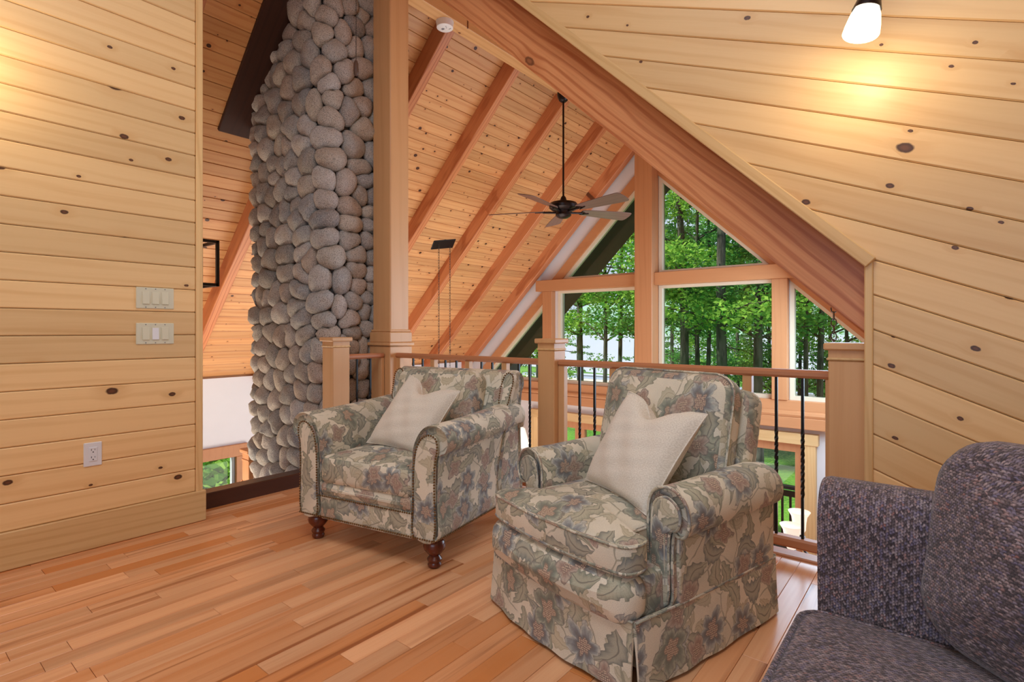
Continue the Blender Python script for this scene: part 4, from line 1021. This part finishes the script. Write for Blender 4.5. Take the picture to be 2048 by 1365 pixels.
# smoke detector under the ridge beam
sd = empty('smoke_detector', (RX-.02, 3.60, 4.08), 0, 'round white smoke detector under the end of the ridge beam', 'smoke detector')
m = MB(); m.lathe([(.001, -.062), (.070, -.062), (.079, -.056), (.082, -.02), (.086, 0)], 36); m.obj('body', M['detector'], sd, smooth=35)
m = MB(); m.box(-.035, -.005, -.02, .005, -.0635, -.061); m.lathe([(.005, -.0635), (.005, -.061)], 10, (.02, .0, 0)); m.lathe([(.005, -.0635), (.005, -.061)], 10, (.035, -.02, 0)); m.box(.02, .05, .03, .036, -.0635, -.061); m.obj('vents', M['grey'], sd)
# chain helper
def chain(m, p0, p1, link_=.042, r=.0028, w_=.011):
    p0 = Vector(p0); p1 = Vector(p1); L = (p1-p0).length; d = (p1-p0)/L; n = max(2, int(L/(link_*.78)))
    a = d.cross(Vector((1, .2, 0))).normalized(); b_ = d.cross(a)
    for i in range(n):
        c = p0+d*(L*(i+.5)/n); e = a if i % 2 else b_
        pts = [c+d*(math.sin(t)*link_*.5)+e*(math.cos(t)*w_) for t in [2*math.pi*k/8 for k in range(8)]]
        m.tube(pts, r, 4, closed=True)
# hanging plate with two chains
pc = on_l((RX+5.76)*sl, 5.63, 0)
hp = empty('hanging_lamp', pc, 0, 'black ceiling plate with two thin lamp chains hanging from the left slope', 'lamp')
m = MB(); m.box(-.20, .20, -.085, .085, 0, .03, .008); o = m.obj('ceiling_plate', M['iron'], hp, smooth=30); o.matrix_local = frame((0, 0, 0), (.25*dx, 1, .25*dz), (dx, -.25, dz))
for k, dy in enumerate((-.10, .13)):
    m = MB(); chain(m, (.02, dy, -.03), (.02+.0, dy, -2.6), .05, .003, .011); m.obj('chain', M['steel'], hp, smooth=60)
m = MB(); m.lathe([(.20, -2.85), (.19, -2.80), (.10, -2.66), (.03, -2.62), (.0, -2.60)], 20, (.02, .015, 0)); m.obj('lamp_shade', M['iron'], hp, smooth=40)
m = MB(); m.tube([(.02, -.10, -2.6), (.02, .13, -2.6)], .008, 6); m.obj('spreader', M['iron'], hp)
# fan pull chain before the chimney
pcx = empty('pull_chain', (RX-.03, 2.72, 4.08), 0, 'beaded pull chain with a small wooden fob hanging before the chimney stones', 'pull chain')
m = MB(); P0 = Vector((.06, -.153, 0))
pcx.location = (RX-.03, 2.72, 4.08)
pts = [(.06, -.153, -.86*k/60) for k in range(61)]
for p in pts[::1]: m.lathe([(.0005, -.005), (.0055, 0), (.0005, .005)], 6, p)
m.tube([(.06, -.153, 0), (.06, -.153, -.86)], .0022, 5); m.obj('bead_chain', M['steel'], pcx, smooth=60)
m = MB(); m.lathe([(.002, -.915), (.016, -.905), (.021, -.875), (.019, -.815), (.012, -.792), (.004, -.785)], 12, (.06, -.153, 0)); m.obj('fob', M['fob'], pcx, smooth=50)
# hanging chandelier beyond the railing
cdx, cdy, cdz = -.50, 3.52, zr(-.50)+.0
cz = -.04
cd_ = empty('chandelier', (cdx, cdy, cdz), 0, 'chain hung chandelier with lit white bell shades beyond the right newel', 'chandelier')
m = MB(); chain(m, (0, 0, .02), (0, 0, cz-cdz+.10), .05, .004, .014); m.obj('chain', M['steel'], cd_, smooth=60)
m = MB(); m.lathe([(.004, .12), (.02, .11), (.03, .06), (.018, .0), (.035, -.06), (.03, -.12), (.015, -.17), (.002, -.19)][::-1], 16, (0, 0, cz-cdz-.05))
m.obj('stem', M['iron'], cd_, smooth=50)
for a in (147, 219, 291, 3, 75):
    ca, sa = math.cos(R(a)), math.sin(R(a)); z0 = cz-cdz
    m = MB(); m.tube([(ca*r_, sa*r_, z0+h) for r_, h in [tuple(p) for p in cr([(.02, -.10), (.08, -.16), (.15, -.19), (.21, -.17), (.24, -.10)], 5, closed=False)]], .007, 6); m.lathe([(.03, -.105), (.034, -.10), (.014, -.085)], 12, (ca*.24, sa*.24, z0)); m.obj('arm', M['iron'], cd_, smooth=50)
    m = MB(); m.lathe([(.022, -.085), (.036, -.06), (.038, -.02), (.044, .02), (.062, .05), (.060, .05), (.041, .018), (.034, -.02), (.03, -.06), (.002, -.075)], 20, (ca*.24, sa*.24, z0)); m.obj('shade', M['glow2'], cd_, smooth=60)
light('chandelier_bulbs', 'POINT', (cdx, cdy, cz+.16), 1.5, (1, .84, .62), shadow_soft_size=.12)
# sconce near the right wall
sx_, sy_, sz_ = -.225, 2.36, 2.325
ax = Vector((-.20, -.10, -1)).normalized()
lampo = empty('wall_sconce', (sx_, YB, 2.5), 0, 'lit frosted glass bell sconce lamp at the top right pine wall', 'lamp')
L0 = Vector((sx_, sy_, sz_))-Vector(lampo.location)
m = MB(); m.lathe([(.002, -.03), (.055, -.028), (.062, -.012), (.062, .0)], 24, (0, 0, 0), (0, 1, 0)); m.obj('backplate', M['bronze'], lampo, smooth=40)
m = MB(); m.tube([(0, -.02, 0), (0, -.12, .05), tuple(L0-ax*.10), tuple(L0-ax*.03)], .010, 8); m.lathe([(.016, -.04), (.037, -.016), (.048, .028), (.046, .028), (.032, -.008), (.002, -.024)], 24, L0-ax*.0, ax); m.obj('holder', M['bronze'], lampo, smooth=50)
m = MB(); m.lathe([(.024, -.008), (.038, .016), (.050, .048), (.058, .088), (.061, .116), (.058, .120), (.056, .088), (.046, .048), (.032, .016), (.002, .0)], 28, L0, ax); m.obj('glass_shade', M['glow'], lampo, smooth=60)
light('sconce_bulb', 'POINT', Vector((sx_, sy_, sz_))+ax*.15, 5, (1, .82, .55), shadow_soft_size=.04)
light('left_sconce_bulb', 'POINT', (-3.18, .25, 2.32), 6.5, (1, .80, .5), shadow_soft_size=.05)
# switch plates and outlet on the left wall
XW = -3.400
def plate(y0, y1, z0, z1, label, cat, name, mat, fill):
    o = empty(name, (XW, (y0+y1)/2, (z0+z1)/2), 0, label, cat)
    hy, hz = (y1-y0)/2, (z1-z0)/2
    m = MB(); m.box(-.004, .006, -hy, hy, -hz, hz, .003); m.obj('plate', M[mat], o, smooth=30)
    fill(o, hy, hz); return o
def rockers(mats):
    def f(o, hy, hz):
        for k, mt in enumerate(mats):
            y = (k-1)*.046
            m = MB(); m.box(.004, .0075, y-.0185, y+.0185, -.035, .035, .001); m.obj('rocker_frame', M['plate'], o)
            m = MB(); m.add([(.0075, y-.0155, -.032), (.0075, y+.0155, -.032), (.0075, y+.0155, .032), (.0075, y-.0155, .032), (.0125, y-.0155, -.032), (.0125, y+.0155, -.032), (.008, y+.0155, .032), (.008, y-.0155, .032)], [(4, 5, 6, 7), (0, 4, 7, 3), (1, 2, 6, 5), (0, 1, 5, 4), (2, 3, 7, 6)])
            q = m.obj('rocker', M[mt], o)
            if mt == 'platew': q['label'] = 'whiter rocker switch'
            m = MB()
            for z_ in (-.05, .05): m.lathe([(.003, 0), (.003, .0012), (.0003, .0016)], 8, (.006, y, z_), (1, 0, 0))
            m.obj('screw', M['grey'], o)
    return f
plate(.970, 1.152, 1.236, 1.352, 'almond three rocker switch plate, the upper of two on the left wall', 'switch', 'switch_plate', 'plate', rockers(['plate']*3))
plate(.970, 1.152, 1.040, 1.157, 'almond three rocker switch plate with a whiter middle rocker, the lower of two', 'switch', 'switch_plate', 'plate', rockers(['plate', 'platew', 'plate']))
def outlet(o, hy, hz):
    m = MB(); m.box(.004, .009, -.018, .018, -.036, .036, .002); m.obj('socket_face', M['platew'], o)
    m = MB()
    for z_ in (-.019, .019):
        m.box(.0085, .0094, -.0085, -.006, z_, z_+.010); m.box(.0085, .0094, .006, .0080, z_+.001, z_+.009); m.lathe([(.003, .0), (.003, .0005)], 10, (.009, 0, z_-.007), (1, 0, 0))
    m.obj('slots', M['slot'], o)
plate(.744, .820, .422, .543, 'white double wall outlet low on the left pine wall', 'outlet', 'wall_outlet', 'platew', outlet)
# lantern over the stair
ln = empty('stair_lantern', (-5.0, 1.80, zl(-5.0)+.3), 0, 'black framed square lantern hanging over the stair beside the left wall trim', 'lantern')
zb = 1.49-(zl(-5.0)+.3); zt = 1.88-(zl(-5.0)+.3); h = .17
m = MB()
for sx in (-1, 1):
    for sy in (-1, 1): m.box(sx*h-.012, sx*h+.012, sy*h-.012, sy*h+.012, zb, zt)
    for z_ in (zb, zt-.024): m.box(sx*h-.012, sx*h+.012, -h, h, z_, z_+.024); m.box(-h, h, sx*h-.012, sx*h+.012, z_, z_+.024)
m.obj('frame', M['iron'], ln)
m = MB(); m.tube([(0, 0, 0), (0, 0, zt)], .008, 8); m.box(-h, h, -.01, .01, zt-.02, zt); m.lathe([(.05, -.02), (.05, 0)], 16, (0, 0, .0)); m.obj('stem', M['iron'], ln)
m = MB(); m.lathe([(.002, zb+.08), (.05, zb+.08), (.055, zb+.28), (.05, zb+.30), (.002, zb+.30)], 16); m.obj('glass', M['glow2'], ln, smooth=50)
# stair newel and hand rail going down
sn = empty('stair_newel', (-5.42, 2.545, ZF), 0, 'reddish square stair newel post at the chimney foot seen through the stair opening', 'post')
m = MB(); zt_ = -.07-ZF; m.box(-.07, .07, -.07, .07, 0, zt_-.04, .005); m.obj('shaft', M['redfirz'], sn, smooth=30)
m = MB(); m.box(-.09, .09, -.09, .09, zt_-.04, zt_, .008); m.box(-.076, .076, -.076, .076, zt_-.12, zt_-.10, .004); m.obj('cap', M['redfir'], sn, smooth=30)
srl = empty('stair_railing', (-5.48, 2.50, ZF), 0, 'stair handrail descending beside the small stair window', 'railing')
m = MB(); m.tube([(0, 0, 2.20), (-.9, -.12, 1.45), (-1.9, -.25, .62)], .035, 8); m.obj('handrail', M['redfir'], srl, smooth=60)
for k in range(1, 7):
    m = MB(); m.box(-.29*k-.008, -.29*k+.008, -.036*k-.008, -.036*k+.008, 0, 2.20-.23*k-.0); m.obj('iron_baluster', M['iron'], srl)
# ring topped floor lamp by the gable wall
fl = empty('floor_lamp', (-6.18, 7.85, ZF), 0, 'floor lamp with a ring finial glowing against the white lower wall', 'lamp')
m = MB(); m.tube([(.075*math.cos(t), 0, 2.01+.075*math.sin(t)) for t in [2*math.pi*k/20 for k in range(20)]], .018, 8, closed=True); m.obj('ring_finial', M['steel'], fl, smooth=60)
m = MB(); m.lathe([(.14, 0), (.13, .02), (.02, .04), (.015, 1.60)], 16); m.obj('pole', M['iron'], fl, smooth=40)
m = MB(); m.lathe([(.19, 1.55), (.10, 1.88), (.02, 1.93), (.015, 1.90), (.09, 1.86), (.18, 1.55)], 20); m.obj('shade', M['glow2'], fl, smooth=60)
light('floor_lamp_bulb', 'POINT', (-6.18, 7.6, ZF+1.75), 6, (1, .86, .66), shadow_soft_size=.1)
# ================================================================== OUTSIDE
def flat(name, f, rough=.9, **k): return f
def ground_mat():
    t = NT('grass_ground'); p = t.coords(); n = t.noise(p, .35, 4); n2 = t.noise(p, 14, 3)
    c = t.mix(t.step(n, .35, .65), rgb(92, 148, 52), rgb(60, 112, 40)); c = t.mix(t.step(n2, .4, .7, 0, .5), c, rgb(150, 176, 80)); t.bump(n2, .6, .05)
    return t.done(c, .95, spec=.1)
M['grass'] = ground_mat()
M['water'] = plain('lake_water', rgb(186, 188, 198), .3, var=.02, vscale=.3)
M['hill'] = plain('hazy_far_forest', rgb(138, 170, 150), .95, var=.25, vscale=.12)  # distance haze is put into this pale forest colour
M['sand'] = plain('sandy_path', rgb(214, 204, 184), .95, var=.08, vscale=.8)
M['rock'] = plain('shore_rock', rgb(150, 146, 140), .9, var=.2)
def leafm(name, a, b_):
    t = NT(name); t.t.nodes.remove(t.b); p = t.coords(); n = t.noise(p, 2.2, 3); g = t.n('ShaderNodeNewGeometry')
    c = t.mix(t.step(t.math('MULTIPLY_ADD', g.outputs['Random Per Island'], .5, t.math('MULTIPLY', n, .5)), .2, .75), a, b_)
    d = t.n('ShaderNodeBsdfDiffuse'); tr = t.n('ShaderNodeBsdfTranslucent'); mx = t.n('ShaderNodeMixShader'); mx.inputs[0].default_value = .45
    t.put(d.inputs[0], c); t.put(tr.inputs[0], c); t.t.links.new(d.outputs[0], mx.inputs[1]); t.t.links.new(tr.outputs[0], mx.inputs[2]); t.t.links.new(mx.outputs[0], t.out.inputs[0])
    return t.m
LEAF = [leafm('maple_leaves', rgb(84, 150, 56), rgb(168, 208, 90)), leafm('deep_green_leaves', rgb(62, 130, 66), rgb(128, 184, 92)), leafm('pine_needles', rgb(76, 130, 88), rgb(146, 184, 116))]
def bark():
    t = NT('tree_bark'); p = t.coords(); n = t.noise(t.mul(p, (9, 9, 1.6)), 1, 4); n2 = t.noise(p, 1.2, 2)
    c = t.mix(t.step(n, .35, .65), rgb(56, 54, 48), rgb(100, 96, 86)); c = t.mix(t.step(n2, .45, .7, 0, .6), c, rgb(78, 100, 68)); t.bump(n, .8, .04)
    return t.done(c, .95, spec=.1)
M['bark'] = bark()
def lawn(name, x0, x1, y0, y1, z, mat, n=24, amp=.12, label=None, cat=None):
    v = []; f = []
    for j in range(n+1):
        for i in range(n+1):
            x_ = x0+(x1-x0)*i/n; y_ = y0+(y1-y0)*j/n
            v.append((x_, y_, z+amp*(math.sin(x_*.7+y_*.31)+math.sin(y_*.53-x_*.2))*.5))
    for j in range(n):
        for i in range(n): f.append((j*(n+1)+i, j*(n+1)+i+1, (j+1)*(n+1)+i+1, (j+1)*(n+1)+i))
    m = MB(); m.add(v, f); o = m.obj(name, M[mat], smooth=180); kind(o); return o
lawn('ground', -70, 40, 8.4, 30, -3.1, 'grass'); lawn('ground', -60, -8.05, -30, 8.4, -3.1, 'grass')
lawn('ground', -90, 40, 30, 42, -3.35, 'sand', 12, .03)
lawn('shore', -90, 40, 42, 47, -3.1, 'grass', 12, .3)
o = lawn('lake', -700, 500, 46, 700, -3.5, 'water', 4, 0)
# far shore
m = MB(); v = []; f = []; n = 160
for i in range(n+1):
    x_ = -900+1500*i/n; hh = 34+9*math.sin(i*.21)+6*math.sin(i*.53+1)+4*random.random()
    v += [(x_, 560, -4), (x_, 575, hh*.6), (x_, 600, hh)]
for i in range(n):
    for k in range(2): f.append((i*3+k, (i+1)*3+k, (i+1)*3+k+1, i*3+k+1))
m.add(v, f); kind(m.obj('far_shore', M['hill'], smooth=180))
for k, (x_, y_, s_) in enumerate(((-13.5, 43.5, .5), (-16.2, 44, .38), (-11.2, 43.6, .42), (-8.6, 44.2, .33))):
    m = MB(); m.lathe([(.9*s_, -.2), (1.1*s_, .1), (.95*s_, .45*s_+.1), (.5*s_, .85*s_+.1), (.01, .95*s_+.1)], 9)
    for i, p in enumerate(m.v): m.v[i] = (p[0]*(1+.25*math.sin(i*2.1)), p[1]*(1+.2*math.cos(i*1.3)), p[2])
    o = m.obj('shore_rock', M['rock'], smooth=180); o.location = (x_, y_, -3.1); tag(o, ('largest', 'leftmost', 'second largest', 'rightmost')[k]+' grey boulder on the lake shore seen under the handrail', 'rock', 'shore boulders')
# deck railing outside the lower right door
dk = empty('deck_railing', (-4.2, 10.6, -2.75), 0, 'dark stained wooden deck railing outside the lower glass door', 'railing')
m = MB(); m.box(-3, 6.5, -.07, .07, 1.02, 1.07); m.box(-3, 6.5, -.02, .02, .88, .98); m.box(-3, 6.5, -.02, .02, .10, .18); m.obj('rail', M['deck'], dk)
for k in range(72):
    m = None
    x_ = -3+k*.132
    if k == 0:
        mb = MB(); mb.box(-.018, .018, -.018, .018, .12, .92); pm = mb.mesh('deck_baluster'); pm.materials.append(M['deck'])
    o = link('deck_baluster', pm, None, dk); o.location = (x_, .03, 0)
m = MB(); m.box(-10, 1.5, 8.4, 10.75, -2.85, -2.75); kind(m.obj('deck', M['deck']))
# ---- trees: shared foliage meshes, every tree its own object
def leaves(n, blobs, size, flat_=.6, seed=0):
    g = np.random.default_rng(seed); B = np.array([b_[:3] for b_ in blobs]); Rr = np.array([b_[3] for b_ in blobs])
    wgt = Rr**2; idx = g.choice(len(blobs), n, p=wgt/wgt.sum())
    d = g.normal(size=(n, 3)); d /= np.linalg.norm(d, axis=1)[:, None]; rad = g.random(n)**.45
    c = B[idx]+d*(Rr[idx]*rad)[:, None]*np.array([1, 1, flat_])
    a = g.normal(size=(n, 3)); a[:, 2] *= .45; a /= np.linalg.norm(a, axis=1)[:, None]
    b_ = np.cross(a, g.normal(size=(n, 3))); b_ /= np.linalg.norm(b_, axis=1)[:, None]
    s_ = size*(.7+.6*g.random(n))[:, None]
    V = np.stack([c-a*s_, c+b_*s_*.55, c+a*s_, c-b_*s_*.55], 1).reshape(-1, 3)
    me = bpy.data.meshes.new('foliage'); me.vertices.add(4*n); me.vertices.foreach_set('co', V.ravel())
    me.loops.add(4*n); me.loops.foreach_set('vertex_index', np.arange(4*n)); me.polygons.add(n); me.polygons.foreach_set('loop_start', np.arange(0, 4*n, 4)); me.polygons.foreach_set('loop_total', np.full(n, 4)); me.update(calc_edges=True); return me
protos = []
def make_proto(kind_, seed):
    g = random.Random(seed); H = 16
    m = MB(); pts = []; rr = []
    r0 = (.145 if kind_ < 2 else .12)*(1 if seed < 6 else .6)
    for k in range(13): pts.append((.25*math.sin(k*.5+seed)*k/12, .2*math.cos(k*.6+seed)*k/12, H*k/12)); rr.append(r0*(1-.75*k/12)*(1.35 if k == 0 else 1))
    m.tube(pts, .1, 9, rr=rr); blobs = []
    if kind_ < 2:
        for k in range(24):
            z_ = g.uniform(3.6 if seed < 6 else .8, H*(.95 if seed < 6 else .7)); a = g.uniform(0, 6.28); L = g.uniform(1.2, 3.6)*(1.15-.5*z_/H); i = int(z_/H*12)
            p0 = Vector(pts[i]); p1 = p0+Vector((math.cos(a)*L*.5, math.sin(a)*L*.5, L*.22)); p2 = p0+Vector((math.cos(a)*L, math.sin(a)*L, L*.30))
            m.tube([p0, p1, p2], .04, 5, rr=[.05, .03, .012])
            for q in (p1, p2): blobs.append((q.x+g.uniform(-.3, .3), q.y+g.uniform(-.3, .3), q.z+g.uniform(-.2, .3), g.uniform(.55, 1.15)))
        fo = leaves(9500, blobs, .075, .5, seed)
    else:
        for k in range(40):
            z_ = 2.2+k*.33; L = (2.6)*(1-z_/H)+.5; a = k*2.4; p0 = Vector((0, 0, z_)); p2 = p0+Vector((math.cos(a)*L, math.sin(a)*L, -.12*L))
            m.tube([p0, p2], .02, 4, rr=[.03, .008])
            for t in (.4, .7, 1.0): q = p0.lerp(p2, t); blobs.append((q.x, q.y, q.z, .42))
        fo = leaves(9000, blobs, .075, .28, seed)
    return m.mesh('trunk', 60), fo
for kd, sd_ in ((0, 1), (0, 2), (1, 3), (1, 4), (2, 5), (0, 6), (1, 7)):
    tm, fo = make_proto(kd, sd_); tm.materials.append(M['bark']); fo.materials.append(LEAF[kd]); protos.append((tm, fo))
def tree(x_, y_, pr, s_, label, group=None, rz=0, lean=0, name='tree', thick=1.0):
    tm, fo = protos[pr]
    o = empty(name, (x_, y_, -3.15), 0, label, 'tree', group); o.rotation_euler = (0, lean, rz); o.scale = (s_*thick, s_*thick, s_)
    link('trunk', tm, None, o); f_ = link('foliage', fo, None, o); f_['kind'] = 'stuff'; f_.scale = (1/thick, 1/thick, 1); return o
def at(u, Y):                                         # ground position that projects to image column u
    a = (u-1024)/1073; return (.777*a-.63)/(.63*a+.777)*Y
front = [  # column, distance, prototype, scale, thickness, label
 (1162, 21, 2, 1.0, 1.2, 'thick leafy tree at the left side of the left large window'),
 (1209, 19, 0, .95, .7, 'slim dark trunked tree in the middle of the left large window'),
 (1240, 22, 1, 1.0, .75, 'slim tree just left of the king post seen through the left large window'),
 (1271, 18, 3, 1.0, .7, 'slim tree close against the left edge of the king post'),
 (1366, 18, 0, 1.05, 1.15, 'thick trunked tree at the left of the right large window'),
 (1395, 22, 3, 1.0, .8, 'slim tree second from the left in the right large window'),
 (1416, 24, 2, 1.0, .75, 'thin trunked tree third from the left in the right large window'),
 (1446, 17, 1, 1.1, 1.15, 'thick trunked tree in the middle of the right large window'),
 (1514, 17.5, 3, 1.0, 1.1, 'leaning forked trunk tree near the right side of the right large window'),
 (1612, 20, 0, .95, .65, 'slim tree in the right triangular side window'),
 (1640, 19, 2, 1.0, .75, 'dark trunked tree nearest the right newel in the triangular window'),
 (1060, 20, 1, .9, .8, 'leafy tree in the left triangular side window behind the railing')]
for k, (u, Y, pr, s_, th_, lb) in enumerate(front): tree(at(u, Y), Y, pr, s_, lb, rz=k*1.7, lean=R(2) if k == 8 else 0, thick=th_)
back = [(1010, 30, 6), (1075, 24, 5), (1128, 34, 4), (1345, 33, 4), (1380, 38, 6), (1428, 36, 5), (1475, 30, 6), (1502, 38, 4), (1540, 29, 5), (1598, 29, 6), (1660, 30, 5), (1695, 25, 6), (1790, 27, 1), (1850, 23, 0), (1930, 25, 5)]
wins = [(0, 1090, 'left triangular side window'), (1090, 1300, 'left large window'), (1300, 1565, 'right large window'), (1565, 3000, 'right triangular side window')]
ords = ('leftmost', 'second from the left', 'third from the left', 'fourth from the left', 'fifth from the left', 'sixth from the left')
for a_, b_, wn in wins:
    row = [t_ for t_ in back if a_ <= t_[0] < b_]
    for k, (u, Y, pr) in enumerate(row):
        kd_ = 'feathery needled tree' if pr == 4 else 'leafy green tree'
        tree(at(u, Y), Y, pr, random.uniform(.9, 1.15), f'{kd_} farther back beyond the {wn}, {ords[k]}', 'trees farther back beyond the gable windows', rz=u*.37)
# bushes outside the eave window
bl = [(random.uniform(-1, 1), random.uniform(-1.6, 1.6), random.uniform(.2, 1.5), random.uniform(.5, .9)) for _ in range(20)]
bf = leaves(5000, bl, .09, .8, 11); bf.materials.append(LEAF[0])
tm = MB(); tm.tube([(0, 0, 0), (.1, 0, .7), (0, .1, 1.3)], .04, 6); tmm = tm.mesh('stem'); tmm.materials.append(M['bark'])
for k, (x_, y_) in enumerate(((-10.2, 2.9), (-11.6, 4.4), (-12.5, 1.8), (-12.2, 6.2), (-14.0, 3.6))):
    o = empty('bush', (x_, y_, -3.1), k*1.3, 'dense green bush outside the small stair window, '+('nearest the glass', 'second nearest the glass', 'nearest the stair foot side', 'half behind the window frame', 'farthest from the glass')[k], 'bush', 'bushes outside the stair window'); o.scale = (1.1, 1.1, 1.25)
    link('stem', tmm, None, o); f_ = link('foliage', bf, None, o); f_['kind'] = 'stuff'
